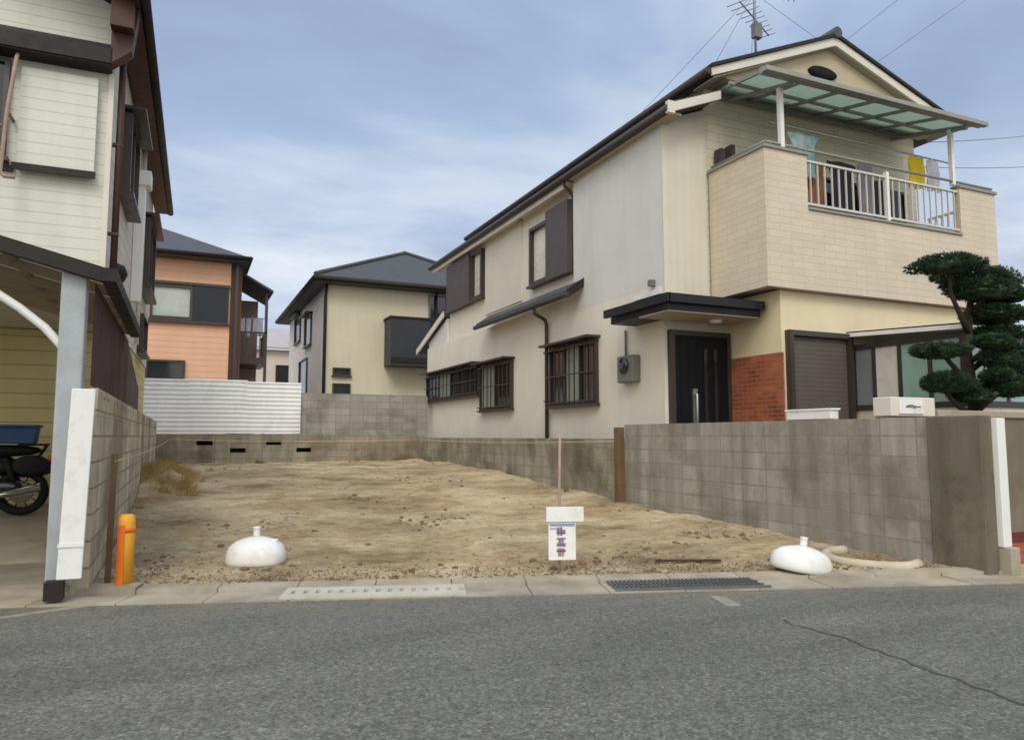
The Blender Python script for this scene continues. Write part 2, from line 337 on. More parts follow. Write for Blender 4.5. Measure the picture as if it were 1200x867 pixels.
# ------------------------------------------------------------------ mesh helpers
FR = {}                               # thing -> world location its parts are measured from (None: parts are given in its own frame)
def tag(o, label=None, cat=None, group=None, kind=None):
    if label: o['label'] = label
    if cat: o['category'] = cat
    if group: o['group'] = group
    if kind: o['kind'] = kind
    return o
def thing(name, label, cat, loc=(0, 0, 0), rz=0, local=False, group=None):
    o = bpy.data.objects.new(name, None); COL.objects.link(o); o.empty_display_size = .1
    o.location = loc; o.rotation_euler = (0, 0, rz); tag(o, label, cat, group)
    FR[o] = Vector((0, 0, 0)) if local else Vector(loc)
    return o
class MB:
    def __init__(s): s.v = []; s.f = []; s.sm = set()
    def add(s, vs, fs, smooth=False):
        n = len(s.v); s.v += [Vector(p) for p in vs]
        for q in fs:
            if smooth: s.sm.add(len(s.f))
            s.f.append([n+i for i in q])
        return s
    def box(s, x0, x1, y0, y1, z0, z1):
        x0, x1 = sorted((x0, x1)); y0, y1 = sorted((y0, y1)); z0, z1 = sorted((z0, z1))
        return s.add([(x0,y0,z0),(x1,y0,z0),(x1,y1,z0),(x0,y1,z0),(x0,y0,z1),(x1,y0,z1),(x1,y1,z1),(x0,y1,z1)],
                     [(0,3,2,1),(4,5,6,7),(0,1,5,4),(1,2,6,5),(2,3,7,6),(3,0,4,7)])
    def prism(s, pts, vec):
        pts = [Vector(p) for p in pts]; vec = Vector(vec); n = len(pts)
        nn = sum((pts[i].cross(pts[(i+1) % n]) for i in range(n)), Vector())
        if nn.dot(vec) > 0: pts.reverse()
        fs = [list(range(n)), [n+i for i in reversed(range(n))]] + [(i, n+i, n+(i+1) % n, (i+1) % n) for i in range(n)]
        fs = [fs[0], fs[1]] + [tuple(reversed((i, (i+1) % n, n+(i+1) % n, n+i))) for i in range(n)]
        return s.add(pts + [p+vec for p in pts], fs)
    def tube(s, path, r, seg=8, cap=True):
        P = [Vector(p) for p in path]; rs = r if isinstance(r, (list, tuple)) else [r]*len(P); vs = []; fs = []
        prev = None
        for i, p in enumerate(P):
            d = (P[min(i+1, len(P)-1)] - P[max(i-1, 0)]).normalized()
            if prev is None:
                a = d.orthogonal().normalized()
            else:
                a = (prev - d*prev.dot(d)).normalized()
            prev = a; b = d.cross(a)
            vs += [p + (a*math.cos(2*math.pi*k/seg) + b*math.sin(2*math.pi*k/seg))*rs[i] for k in range(seg)]
        for i in range(len(P)-1):
            for k in range(seg): fs.append((i*seg+k, i*seg+(k+1) % seg, (i+1)*seg+(k+1) % seg, (i+1)*seg+k))
        s.add(vs, fs, True)
        if cap:
            n = len(s.v)-len(vs)
            s.f.append([n+k for k in reversed(range(seg))]); s.f.append([n+(len(P)-1)*seg+k for k in range(seg)])
        return s
    def lathe(s, prof, c=(0, 0, 0), seg=24, sx=1, sy=1, p=2.0, axis='z'):
        """profile of (radius, height); p>2 squares the section off"""
        vs = []; fs = []; c = Vector(c)
        for r, z in prof:
            for k in range(seg):
                a = 2*math.pi*k/seg; ca, sa = math.cos(a), math.sin(a)
                q = (abs(ca)**p + abs(sa)**p)**(-1/p)
                v = Vector((r*q*ca*sx, r*q*sa*sy, z))
                if axis == 'y': v = Vector((v.x, v.z, v.y))
                if axis == 'x': v = Vector((v.z, v.y, v.x))
                vs.append(c+v)
        for i in range(len(prof)-1):
            for k in range(seg): fs.append((i*seg+k, i*seg+(k+1) % seg, (i+1)*seg+(k+1) % seg, (i+1)*seg+k))
        fs.append(tuple(reversed(range(seg)))); fs.append(tuple((len(prof)-1)*seg+k for k in range(seg)))
        return s.add(vs, fs, True)
    def blob(s, c, rx, ry, rz, sub=2, jit=.15, freq=3):
        bm = bmesh.new(); bmesh.ops.create_icosphere(bm, subdivisions=sub, radius=1); c = Vector(c)
        vs = []
        for v in bm.verts:
            k = 1 + jit*noise.noise(v.co*freq + c*7.3)
            vs.append(c + Vector((v.co.x*rx*k, v.co.y*ry*k, v.co.z*rz*k)))
        s.add(vs, [[q.index for q in f.verts] for f in bm.faces], True); bm.free(); return s
    def build(s, name, m, parent=None, bevel=0, root=None):
        o_ = Vector((0, 0, 0))
        if parent is not None:
            r = parent
            while r.parent: r = r.parent
            o_ = FR.get(r, Vector((0, 0, 0)))
        elif root is not None: o_ = Vector(root)
        me = bpy.data.meshes.new(name)
        me.from_pydata([v-o_ for v in s.v], [], s.f); me.materials.append(m)
        for i, p in enumerate(me.polygons): p.use_smooth = i in s.sm
        uvl = me.uv_layers.new(name='UVMap')
        for p in me.polygons:
            n = p.normal; a = (abs(n.x), abs(n.y), abs(n.z)*.9); k = a.index(max(a))
            for li in p.loop_indices:
                v = s.v[me.loops[li].vertex_index]
                uvl.data[li].uv = (v.y, v.z) if k == 0 else (v.x, v.z) if k == 1 else (v.x, v.y)
        bm = bmesh.new(); bm.from_mesh(me); bmesh.ops.recalc_face_normals(bm, faces=bm.faces); bm.to_mesh(me); bm.free()
        ob = bpy.data.objects.new(name, me); COL.objects.link(ob)
        if parent is not None: ob.parent = parent
        elif root is not None: ob.location = root
        if bevel:
            md = ob.modifiers.new('edge', 'BEVEL'); md.width = bevel; md.segments = 2; md.limit_method = 'ANGLE'
        return ob
def B(name, m, parent, *a, bevel=0): return MB().box(*a).build(name, m, parent, bevel)

def wallmap(face, pos):
    if face == 'X-': return lambda a, z, d: (pos-d, a, z)
    if face == 'X+': return lambda a, z, d: (pos+d, a, z)
    return lambda a, z, d: (a, pos-d, z)
def mbox(mb, f, a0, a1, z0, z1, d0, d1):
    p, q = f(a0, z0, d0), f(a1, z1, d1); return mb.box(p[0], q[0], p[1], q[1], p[2], q[2])
def window(parent, face, pos, a0, a1, z0, z1, panes, fm=None, fw=.05, dep=.08, sill=True, bars=0, hood=False, label=None):
    """a framed window standing proud of the wall: frame, panes set back in it, sill, optional bars and hood"""
    fm = fm or m_frame; f = wallmap(face, pos); mb = MB(); n = len(panes)
    mbox(mb, f, a0, a1, z1-fw, z1, -.01, dep); mbox(mb, f, a0, a1, z0, z0+fw, -.01, dep)
    mbox(mb, f, a0, a0+fw, z0+fw, z1-fw, -.01, dep); mbox(mb, f, a1-fw, a1, z0+fw, z1-fw, -.01, dep)
    wv = (a1-a0-2*fw)/n
    for i in range(1, n): mbox(mb, f, a0+fw+wv*i-.02, a0+fw+wv*i+.02, z0+fw, z1-fw, -.01, dep-.015)
    w_ = mb.build('window', fm, parent)
    if label: w_['label'] = label
    for i, pm in enumerate(panes):
        q = MB(); e0 = fw if i == 0 else .02; e1 = .02
        l0 = a0+fw+wv*i + (0 if i == 0 else .02); l1 = a0+fw+wv*(i+1) - (0 if i == n-1 else .02)
        mbox(q, f, l0, l1, z0+fw, z1-fw, .005, .02+.012*(i % 2)); q.build('pane', pm, w_)
    if sill:
        q = MB(); mbox(q, f, a0-.04, a1+.04, z0-.05, z0-.002, -.005, dep+.05); q.build('sill', fm, w_)
    if bars:
        q = MB()
        for i in range(bars):
            a = a0 + (a1-a0)*(i+.5)/bars; mbox(q, f, a-.011, a+.011, z0-.02, z1+.02, dep+.03, dep+.052)
        for z in (z0+.06, (z0+z1)/2, z1-.06): mbox(q, f, a0-.02, a1+.02, z-.012, z+.012, dep+.052, dep+.07)
        for a in (a0+.02, a1-.05):
            for z in (z0+.05, z1-.07): mbox(q, f, a, a+.03, z, z+.03, dep-.02, dep+.05)
        q.build('window_bars', fm, w_)
    if hood:
        q = MB(); mbox(q, f, a0-.08, a1+.08, z1+.03, z1+.07, -.005, .3); q.build('hood', fm, w_)
    return w_
def strip(pts, t, vec=(0, 0, -1)):            # a flat sheet from a polygon, t thick
    return MB().prism(pts, Vector(vec)*t)

# road frame: u runs along the road to the right, v away from the viewer
RO = Vector((2.32, 5.14, 0)); U = Vector((.9510, -.3090, 0)); V = Vector((.3090, .9510, 0)); RZ = math.atan2(-.3090, .9510)
def rd(u, v, z=0): p = RO + U*u + V*v; return Vector((p.x, p.y, z))

# ================================================================== SETTING
def sheet(name, pts, z, m, t=.02, kind='structure'):
    o = strip([(p[0], p[1], z) for p in pts], t).build(name, m); o['kind'] = kind; return o
sheet('ground', [(-400, -400), (400, -400), (400, 600), (-400, 600)], -.06, m_conc, .1)
sheet('road', [rd(-60, -7), rd(60, -7), rd(60, 0), rd(-60, 0)], 0, m_asphalt, .05)
# L gutter: flat concrete apron with a low upstand where the lot begins, in cast lengths
g = MB()
for i in range(-16, 17):
    a = i*.6+.15; tilt = random.uniform(-.004, .004)
    q = [rd(a+.004, .0, .012), rd(a+.596, .0, .012), rd(a+.596, .36, .006+tilt), rd(a+.004, .36, .006+tilt)]
    g.prism(q, (0, 0, -.05))
    h_ = .035 if -2.9 < a < 3.9 else .05
    q = [rd(a+.004, .362, h_), rd(a+.596, .362, h_), rd(a+.596, .52, h_+.01), rd(a+.004, .52, h_+.01)]
    g.prism(q, (0, 0, -.08))
o = g.build('gutter', m_concgut); o['kind'] = 'structure'
def front_y(x, v=.52): return (RO + U*((x-RO.x-v*V.x)/U.x) + V*v).y
def sstep(a, b, x): t = min(max((x-a)/(b-a), 0), 1); return t*t*(3-2*t)
def dirt_z(x, y):
    z = .035 + .40*sstep(6.5, 18.5, y)
    n1 = noise.fractal(Vector((x*.55, y*.55, 3.1)), 1, 2, 3); n2 = noise.fractal(Vector((x*2.3, y*2.3, 9.7)), .9, 2, 4)
    edge = sstep(0, .7, y-front_y(x))
    n3 = noise.fractal(Vector((x*7, y*7, 1.3)), .8, 2, 4); z += (n1*.020 + n2*.010 + n3*.011)*(.3+.7*edge)
    z += .07*math.exp(-((6.4-x)/.45)**2)*sstep(5.3, 7.5, y)*(.8+.22*n2+.3*n1)          # spoil against the right wall
    z += .34*math.exp(-((x+.35)/.45)**2 - ((y-14.5)/1.3)**2)                     # heap by the left wall
    z += .06*math.exp(-((y-20.9)/.7)**2)
    for tx, dx in ((2.5, .05), (3.9, .05)):                                    # wheel tracks
        xx = tx + .07*(y-6) + .3*math.sin(y*.3); z -= .03*math.exp(-((x-xx)/.16)**2)*sstep(6.2, 7.4, y)*sstep(19, 15, y)
    return z
NX, NY = 190, 300
vs = []; fs = []
for j in range(NY+1):
    tj = (j/NY)**1.6
    for i in range(NX+1):
        x = -.6 + 7.0*i/NX; y0 = front_y(x); y = y0 + (21.0-y0)*tj
        vs.append((x, y, dirt_z(x, y)))
for j in range(NY):
    for i in range(NX): a = j*(NX+1)+i; fs.append((a, a+1, a+NX+2, a+NX+1))
o = MB().add(vs, fs, True).build('dirt_lot', m_soil); o['kind'] = 'structure'
# raised yard behind the right wall, paving right of it, carport floor on the left
sheet('yard', [(6.55, 5.4), (30, 5.4), (30, 30), (6.55, 30)], .5, m_conc, .6)
sheet('paving', [rd(4.35, .53), rd(14, .53), (22, 5.19), (6.57, 5.19)], .03, m_terra, .1)
sheet('driveway', [rd(-16, .53), rd(-2.98, .53), (-.76, 8.2), (-14, 8.2)], .02, m_conc, .1)
o = MB().prism([(-.76, 8.2, .02), (-.76, 12.0, .28), (-14, 12.0, .28), (-14, 8.2, .02)], (0, 0, -.2)).build('carport_floor', m_concgut); o['kind'] = 'structure'
sheet('back_lane', [(-12, 21.3), (30, 21.3), (30, 60), (-12, 60)], .4, m_concgut, .5)
o = MB().prism([rd(-3.62, -.40, .004), rd(-3.55, -.42, .004), rd(-3.0, .0, .004), rd(-3.12, 0, .004)], (0, 0, -.003)).build('road_marking', mat('worn_line_paint', '#8f8a7e', .85, .2, 8, stain=('#716f68', 1.0, 22))); o['kind'] = 'structure'
o = MB().prism([rd(1.47, -.50, .004), rd(1.58, -.50, .004), rd(1.58, -.2, .004), rd(1.47, -.18, .004)], (0, 0, -.003)).build('road_marking', bpy.data.materials['worn_line_paint']); o['kind'] = 'structure'
# crack, an irregular sealed seam across the road
pts = [Vector(p) for p in ((3.62, 3.75, 0), (3.61, 3.5, 0), (3.65, 3.26, 0), (3.58, 2.9, 0), (3.55, 2.6, 0), (3.49, 2.16, 0), (3.46, 1.8, 0), (3.38, 1.2, 0))]
L = []; Rr = []
for i in range(len(pts)-1):
    for k in range(12):
        p = pts[i].lerp(pts[i+1], k/12); n1 = noise.noise(p*9); wd = .011+.010*noise.noise(p*14+Vector((5, 0, 0)))
        p = p + Vector((n1*.035, 0, .004)); L.append(p + Vector((-max(wd, .003), 0, 0))); Rr.append(p + Vector((max(wd, .003), 0, 0)))
n = len(L); o = MB().add(L+Rr, [(i, n+i, n+i+1, i+1) for i in range(n-1)]).build('road_crack', mat('crack_tar', '#55534e', .9, .2, 20)); o['kind'] = 'structure'

# ================================================================== BEIGE HOUSE (right)
H = thing('beige_house', 'two storey beige house with dark roof and covered balcony right of the bare lot', 'house', (6.9, 9.46, .5))
EY = 20.0
w1 = MB(); w1.box(6.9, 7.78, 9.46, 12.37, 3.62, 6.29)
o = w1.build('wall', m_stucco, H); o['label'] = 'greyish white stucco of the upper side wall nearest the street'
w1 = MB(); w1.box(7.02, 7.78, 12.37, EY, 3.9, 6.27); w1.box(6.9, 7.78, 9.46, 12.37, .5, 3.619); w1.box(6.9, 7.78, 12.37, 21.75, .5, 3.9)
o = w1.build('wall', mat('cream_stucco', '#d9d2c4', .9, .06, 1.0, .35, 90, .2, streak=.09), H); o['label'] = 'pale cream stucco of the side wall with the barred windows'
B('wall', m_panel, H, 7.02-.03, 7.02-.001, 15.0, 17.2, 4.3, 6.19)['label'] = 'cream ribbed siding panel on the upper side wall'
mb = MB()
mb.prism([(7.78, 9.46, .5), (12.95, 9.46, .5), (12.95, 9.46, 7.2), (10.25, 9.46, 8.08), (7.78, 9.46, 7.07)], (0, 10.2, 0))
o = mb.build('wall', m_cream, H); o['label'] = 'cream sided front gable wall'
MB().prism([(6.9, 9.42, 3.3), (7.775, 9.42, 3.3), (7.775, 9.42, 6.64), (6.9, 9.42, 6.30)], (0, .038, 0)).build('wall', m_panel, H)['label'] = 'narrow cream strip of front wall left of balcony'
MB().prism([(7.9, 9.02, 7.03), (13.1, 9.02, 7.03), (13.1, 9.02, 7.11), (10.25, 9.02, 8.045), (7.9, 9.02, 7.06)], (0, .43, 0)).build('gable_panel', mat('gable_render', '#b5a88f', .85, .06, 1.5, .2, 80, .2), H)
mb = MB(); mb.lathe([(.001, 0), (.33, 0), (.33, .05), (.28, .05)], (10.05, 8.975, 7.56), 20, 1, .34, axis='y'); v_ = mb.build('gable_vent', m_dark, H)
# ground-floor front block
mb = MB(); mb.box(8.2, 12.95, 8.3, 9.46, .5, 3.42); mb.build('wall', mat('warm_cream_render', '#dccead', .8, .05, 1.5, .15, 80, .2, streak=.06), H)['label'] = 'warm cream ground floor front wall under balcony'
B('wall', m_brick, H, 8.17, 8.198, 8.26, 9.459, .5, 2.46)['label'] = 'red brick wall beside the entrance door'
# entrance
d_ = MB(); d_.box(7.05, 8.1, 9.40, 9.44, .55, 2.80); dr = d_.build('door', m_door, H)
q = MB(); q.box(6.96, 7.05, 9.38, 9.459, .5, 2.88); q.box(8.1, 8.165, 9.38, 9.459, .5, 2.88); q.box(7.05, 8.1, 9.38, 9.459, 2.80, 2.88); q.build('door_frame', m_frame, dr)
q = MB(); q.tube([(7.42, 9.36, 1.35), (7.42, 9.33, 1.4), (7.42, 9.33, 1.85), (7.42, 9.36, 1.9)], .02); q.box(7.38, 7.46, 9.365, 9.399, 1.3, 1.95); q.build('handle', m_steel, dr)
q = MB(); q.box(7.62, 7.68, 9.385, 9.399, .8, 2.6); q.box(7.82, 7.88, 9.385, 9.399, .8, 2.6); q.build('glass_slit', m_glass, dr)
# porch roof wraps the corner
pr = MB(); pr.prism([(6.36, 8.62, 3.04), (8.1, 8.62, 3.04), (8.1, 9.41, 3.04), (6.895, 9.41, 3.04), (6.895, 10.26, 3.04), (6.42, 10.26, 3.04)], (0, 0, .20))
po = pr.build('porch_roof', m_fascia, H)
q = MB(); q.add([(6.34, 8.6, 3.245), (8.12, 8.6, 3.245), (8.12, 9.41, 3.46), (6.895, 9.41, 3.46), (6.895, 10.26, 3.46), (6.34, 10.3, 3.245)], [(0, 1, 2, 3), (0, 3, 4, 5)]); q.build('porch_tiles', m_roof, po)
q = MB(); q.box(6.33, 8.13, 8.54, 8.61, 3.14, 3.27); q.box(6.30, 6.355, 8.54, 10.3, 3.14, 3.27); q.build('gutter', m_fascia, po)
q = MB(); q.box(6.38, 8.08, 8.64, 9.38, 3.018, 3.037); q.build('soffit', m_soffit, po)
q = MB(); q.prism([(6.875, 9.5, 3.47), (6.875, 10.26, 3.47), (6.875, 10.26, 3.54), (6.875, 9.5, 3.56)], (.022, 0, 0)); q.build('flashing', m_whitemetal, po)
q = MB(); q.lathe([(.09, 0), (.10, .03), (.10, .05)], (7.55, 9.0, 2.965), 16); q.build('porch_lamp', m_wplastic, po)
# meter box with its pipe
mx_ = MB(); mx_.box(6.74, 6.898, 10.12, 10.6, 2.1, 2.55); me_ = mx_.build('meter_box', m_grey, H, .015)
q = MB(); q.lathe([(.13, -.03), (.13, .0), (.11, .02)], (6.73, 10.36, 2.38), 18, axis='x'); q.build('dial', m_glass, me_)
q = MB(); q.tube([(6.86, 10.5, 2.55), (6.86, 10.5, 3.0)], .02); q.build('conduit', m_grey, me_)
B('wall_lamp', m_grey, H, 6.8, 6.898, 9.66, 9.74, 3.62, 3.72)
# windows of the side wall
window(H, 'X-', 6.9, 11.46, 13.28, 1.8, 2.97, [m_glass, m_frost, m_glass], bars=9, hood=True, label='wide side window behind vertical bars, nearer the street')
window(H, 'X-', 6.9, 15.23, 17.15, 1.84, 2.95, [m_glass, m_frost], bars=8, hood=True, label='ground floor side window behind bars, farther from street')
window(H, 'X-', 6.9, 17.22, 21.6, 2.25, 3.02, [m_glass, m_glass, m_frost, m_glass], bars=14, hood=True, label='long low strip window at the back of the side wall')
window(H, 'X-', 7.02, 13.5, 14.42, 4.50, 5.80, [m_pale], fw=.07, dep=.12, label='upper side window with pale blind')
q = MB(); q.box(6.84, 7.018, 12.52, 13.48, 4.44, 5.93); q.build('shutter_box', m_shutterdark, H)
window(H, 'X-', 7.02, 17.3, 18.05, 4.8, 6.08, [m_pale], fw=.07, dep=.12, label='upper rear side window with pale blind')
q = MB(); q.box(6.86, 7.018, 18.08, 19.9, 4.74, 6.08); q.build('shutter_box', m_shutterdark, H)
# long awning roof between storeys
aw = MB(); aw.prism([(6.56, 0, 3.86), (6.9, 0, 4.10), (6.9, 0, 4.20), (6.54, 0, 3.96)], (0, 1, 0))
for v in aw.v: v.y = 12.0 if v.y < .5 else 16.7
awo = aw.build('awning_roof', m_roof, H)
q = MB(); q.tube([(6.53, 11.96, 3.87), (6.53, 16.75, 3.87)], .055, 10); q.build('gutter', m_gutter, awo)
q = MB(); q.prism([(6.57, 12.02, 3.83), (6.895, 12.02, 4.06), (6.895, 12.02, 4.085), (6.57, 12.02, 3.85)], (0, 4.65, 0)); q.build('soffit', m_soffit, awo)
q = MB(); q.prism([(6.55, 11.965, 3.80), (6.9, 11.965, 4.05), (6.9, 11.965, 4.22), (6.53, 11.965, 3.97)], (0, .03, 0)); q.build('bargeboard', m_darkmetal, awo)
q = MB(); q.tube([(6.53, 13.42, 3.82), (6.56, 13.42, 3.72), (6.80, 13.42, 3.6), (6.83, 13.42, 3.5), (6.83, 13.42, .5)], .04, 8)
for z in (2.9, 1.9): q.box(6.78, 6.9, 13.36, 13.48, z, z+.03)
q.build('downpipe', m_gutter, H)
# main roof: lower strip over the side wall, then the gable
rf = MB(); rf.prism([(6.76, 0, 6.27), (7.74, 0, 6.66), (7.74, 0, 6.79), (6.74, 0, 6.40)], (0, 1, 0))
for v in rf.v: v.y = 9.0 if v.y < .5 else 21.0
rfo = rf.build('roof', m_roof, H); rfo['label'] = 'lower dark tiled roof strip along the side wall'
q = MB(); q.tube([(6.72, 8.98, 6.29), (6.72, 21.05, 6.29)], .065, 10); q.build('gutter', m_gutter, rfo)
q = MB(); q.prism([(6.80, 8.97, 6.25), (7.75, 8.97, 6.63), (7.75, 8.97, 6.77), (6.76, 8.97, 6.38)], (0, .035, 0)); q.prism([(6.69, 8.95, 6.21), (6.82, 8.95, 6.21), (6.82, 8.95, 6.40), (6.69, 8.95, 6.40)], (0, .07, 0)); q.build('bargeboard', m_white, rfo)
q = MB(); q.box(6.77, 7.0, 9.03, 12.33, 6.235, 6.26); q.build('soffit', m_soffit, rfo)
q = MB(); q.box(6.80, 7.02, 12.43, 14.95, 6.2, 6.25); q.box(6.80, 7.02, 15.05, 20.9, 6.2, 6.25); q.box(6.77, 6.80, 12.43, 20.9, 6.13, 6.25); q.build('fascia', m_white, rfo)
q = MB(); q.tube([(6.73, 12.45, 6.28), (6.75, 12.45, 6.15), (6.93, 12.45, 6.0), (6.96, 12.45, 5.9)], .035, 8); q.build('gutter_outlet', m_gutter, rfo)
rg = MB(); 
rg.prism([(7.5, 8.9, 6.95), (10.25, 8.9, 8.10), (13.4, 8.9, 7.07), (13.4, 8.9, 7.2), (10.25, 8.9, 8.24), (7.48, 8.9, 7.08)], (0, 11.0, 0))
rgo = rg.build('roof', m_roof, H); rgo['label'] = 'upper dark gable roof over balcony front'
q = MB(); q.tube([(7.45, 8.88, 7.02), (7.45, 19.9, 7.02)], .065, 10); q.build('gutter', m_gutter, rgo)
q = MB(); q.tube([(13.44, 8.88, 7.13), (13.44, 19.9, 7.13)], .065, 10); q.build('gutter', m_gutter, rgo)
q = MB(); q.prism([(7.5, 8.86, 6.93), (10.25, 8.86, 8.05), (13.4, 8.86, 7.03), (13.4, 8.86, 7.17), (10.25, 8.86, 8.20), (7.48, 8.86, 7.05)], (0, .038, 0)); q.build('bargeboard', m_white, rgo)
q = MB(); q.prism([(7.46, 8.82, 7.055), (10.25, 8.82, 8.205), (13.44, 8.82, 7.175), (13.44, 8.82, 7.225), (10.25, 8.82, 8.265), (7.46, 8.82, 7.11)], (0, .1, 0)); q.build('roof_edge', m_darkmetal, rgo)
q = MB(); q.tube([(10.25, 8.80, 8.27), (10.25, 19.95, 8.27)], .10, 10); q.build('ridge_cap', m_roof, rgo)
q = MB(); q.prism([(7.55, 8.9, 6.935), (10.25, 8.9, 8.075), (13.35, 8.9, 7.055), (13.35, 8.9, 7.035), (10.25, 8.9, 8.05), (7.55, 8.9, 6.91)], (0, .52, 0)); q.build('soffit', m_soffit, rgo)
# rear lean-to
q = MB(); q.prism([(6.84, 20.02, 4.68), (6.84, 22.6, 3.86), (6.84, 22.6, 4.0), (6.84, 20.02, 4.82)], (5, 0, 0)); lo = q.build('roof', m_roof, H); lo['label'] = 'low lean-to roof at the back'
q = MB(); q.prism([(6.80, 20.02, 4.64), (6.80, 22.65, 3.80), (6.80, 22.65, 3.98), (6.80, 20.02, 4.82)], (.035, 0, 0)); q.build('bargeboard', m_white, lo)
q = MB(); q.prism([(6.93, 20.01, 3.9), (6.93, 21.7, 3.9), (6.93, 21.7, 4.1), (6.93, 20.01, 4.62)], (4, 0, 0)); q.build('wall', m_stucco, H)
# balcony
bl = MB(); BY0, BY1 = 8.15, 9.42
bl.box(7.83, 7.95, BY0, BY1, 3.42, 5.54); bl.box(7.95, 8.69, BY0, BY0+.12, 3.42, 5.54); bl.box(8.69, 12.28, BY0, BY0+.12, 3.42, 4.68); bl.box(12.28, 13.25, BY0, BY0+.12, 3.42, 5.54); bl.box(13.13, 13.25, BY0+.12, BY1, 3.42, 4.7)
bo = bl.build('balcony', m_balc, H)
q = MB(); q.box(7.95, 13.13, BY0+.12, BY1, 3.45, 3.6); q.build('floor_slab', m_soffit, bo)
q = MB(); q.box(7.80, 7.98, BY0-.03, BY1, 5.543, 5.59); q.box(7.98, 8.71, BY0-.03, BY0+.15, 5.543, 5.59); q.box(12.26, 13.28, BY0-.03, BY0+.15, 5.543, 5.59); q.box(8.69, 12.28, BY0-.03, BY0+.15, 4.683, 4.72); q.build('coping', m_polyframe, bo)
q = MB()
for i in range(23):
    x = 8.80 + i*(3.38/22)
    if i == 11: continue
    q.box(x-.009, x+.009, BY0+.03, BY0+.055, 4.80, 5.46)
q.box(8.70, 12.27, BY0+.02, BY0+.065, 4.77, 4.805); q.box(8.70, 12.27, BY0+.02, BY0+.065, 5.455, 5.49); q.build('railing', mat('rail_aluminium', '#c4c1b9', .45, .05, 4, spec=.4), bo)
B('rail_post', m_whitemetal, bo, 10.46, 10.52, BY0+.0, BY0+.07, 4.72, 5.56)
q = MB(); q.tube([(7.9, BY0+.05, 5.66), (13.25, BY0+.05, 5.66)], .022, 8)
q.tube([(7.9, BY0+.05, 5.66), (7.9, BY1, 5.66)], .022, 8)
for x in (8.0, 8.72, 12.3, 13.1): q.box(x-.012, x+.012, BY0+.04, BY0+.065, 5.585, 5.65)
for y in (8.9, 9.35): q.box(7.89, 7.915, y-.012, y+.012, 5.585, 5.65)
q.build('handrail', m_polyframe, bo)
q = MB()
for i in range(9): q.box(13.17, 13.2, 8.36+i*.125, 8.385+i*.125, 4.7, 5.4)
q.box(13.16, 13.21, 8.27, 9.4, 5.4, 5.44); q.build('side_railing', m_whitemetal, bo)
q = MB(); q.box(7.95, 8.05, 9.25, 9.41, 5.6, 5.95); q.box(8.18, 8.26, 9.25, 9.41, 5.6, 6.05); q.build('bracket', m_frame, bo)
window(H, 'Y', 9.42, 9.1, 12.5, 3.75, 5.85, [m_glass, m_glass, m_glass, m_glass], sill=False, label='wide balcony sliding doors behind the washing')
# balcony roof of corrugated polycarbonate
pf = MB(); pf.prism([(7.62, 7.92, 6.60), (12.5, 7.92, 6.66), (12.5, 9.41, 7.02), (7.95, 9.41, 6.98)], (0, 0, .012))
pfo = pf.build('balcony_roof', m_poly, H)
q = MB()
def lerp(a, b, t): return a+(b-a)*t
def pbeam(p0, p1, wd, ht):
    p0, p1 = Vector(p0), Vector(p1); d = (p1-p0).normalized(); s = d.cross(Vector((0, 0, 1))).normalized()*wd/2
    return q.prism([p0-s, p0+s, p1+s, p1-s], (0, 0, -ht))
for i in range(7):
    t = i/6; pbeam((lerp(7.62, 12.5, t), 7.92, lerp(6.60, 6.66, t)-.002), (lerp(7.95, 12.5, t), 9.41, lerp(6.98, 7.02, t)-.002), .045, .05)
pbeam((7.64, 8.65, 6.755), (12.5, 8.65, 6.80), .04, .045)
pbeam((7.98, 9.37, 6.96), (12.5, 9.37, 7.0), .06, .08)
q.build('rafter', m_polyframe, pfo)
q = MB(); pbeam((7.58, 7.90, 6.62), (12.56, 7.90, 6.68), .07, .10); q.build('front_beam', m_polyframe, pfo)
q = MB(); pbeam((7.58, 7.82, 6.60), (12.6, 7.82, 6.64), .09, .07); q.build('gutter', mat('grey_gutter', '#8f8f86', .5, .06, 4), pfo)
for x in (8.24, 12.2): B('post', m_whitemetal, pfo, x-.035, x+.035, BY0+.02, BY0+.09, 5.59, 6.60 if x > 9 else 6.56)
for x in (8.24, 12.2): q = MB(); pbeam((x, 7.9, 6.545), (x, 9.37, 6.9), .05, .06); q.build('cross_beam', m_polyframe, pfo)
# ground floor front window with roller shutter
wd_ = window(H, 'Y', 8.3, 8.27, 9.60, 1.3, 2.80, [m_louver], fw=.08, dep=.10, label='shuttered front window beside the brick')
# glazed terrace room
sr = MB(); sr.box(9.66, 12.9, 6.46, 8.295, .5, 1.62); s0 = sr.build('terrace_room', m_cream, H)
q = MB()
for y in (6.46, 6.94, 7.42, 7.86, 8.22): q.box(9.64, 9.70, y, y+.06, 1.62, 2.60)
for x in (10.5, 11.3, 12.1, 12.84): q.box(x, x+.06, 6.44, 6.50, 1.62, 2.60)
q.box(9.635, 9.705, 6.44, 8.29, 2.55, 2.63); q.box(9.705, 12.9, 6.435, 6.505, 2.55, 2.63); q.box(9.63, 9.71, 6.43, 8.29, 1.60, 1.68); q.box(9.71, 12.9, 6.43, 6.51, 1.60, 1.68); q.build('frame', m_frame, s0)
for i, (y0, y1, mm) in enumerate(((6.52, 6.94, m_greenglass), (7.0, 7.42, m_greenglass), (7.48, 7.86, m_pale), (7.92, 8.22, mat('grey_blind', '#77797c', .4, .1, 3)))): B('pane', mm, s0, 9.66, 9.675, y0, y1, 1.68, 2.55)
for x0, x1 in ((9.705, 10.5), (10.56, 11.3), (11.36, 12.1), (12.16, 12.84)): B('pane', m_greenglass, s0, x0, x1, 6.46, 6.475, 1.68, 2.55)
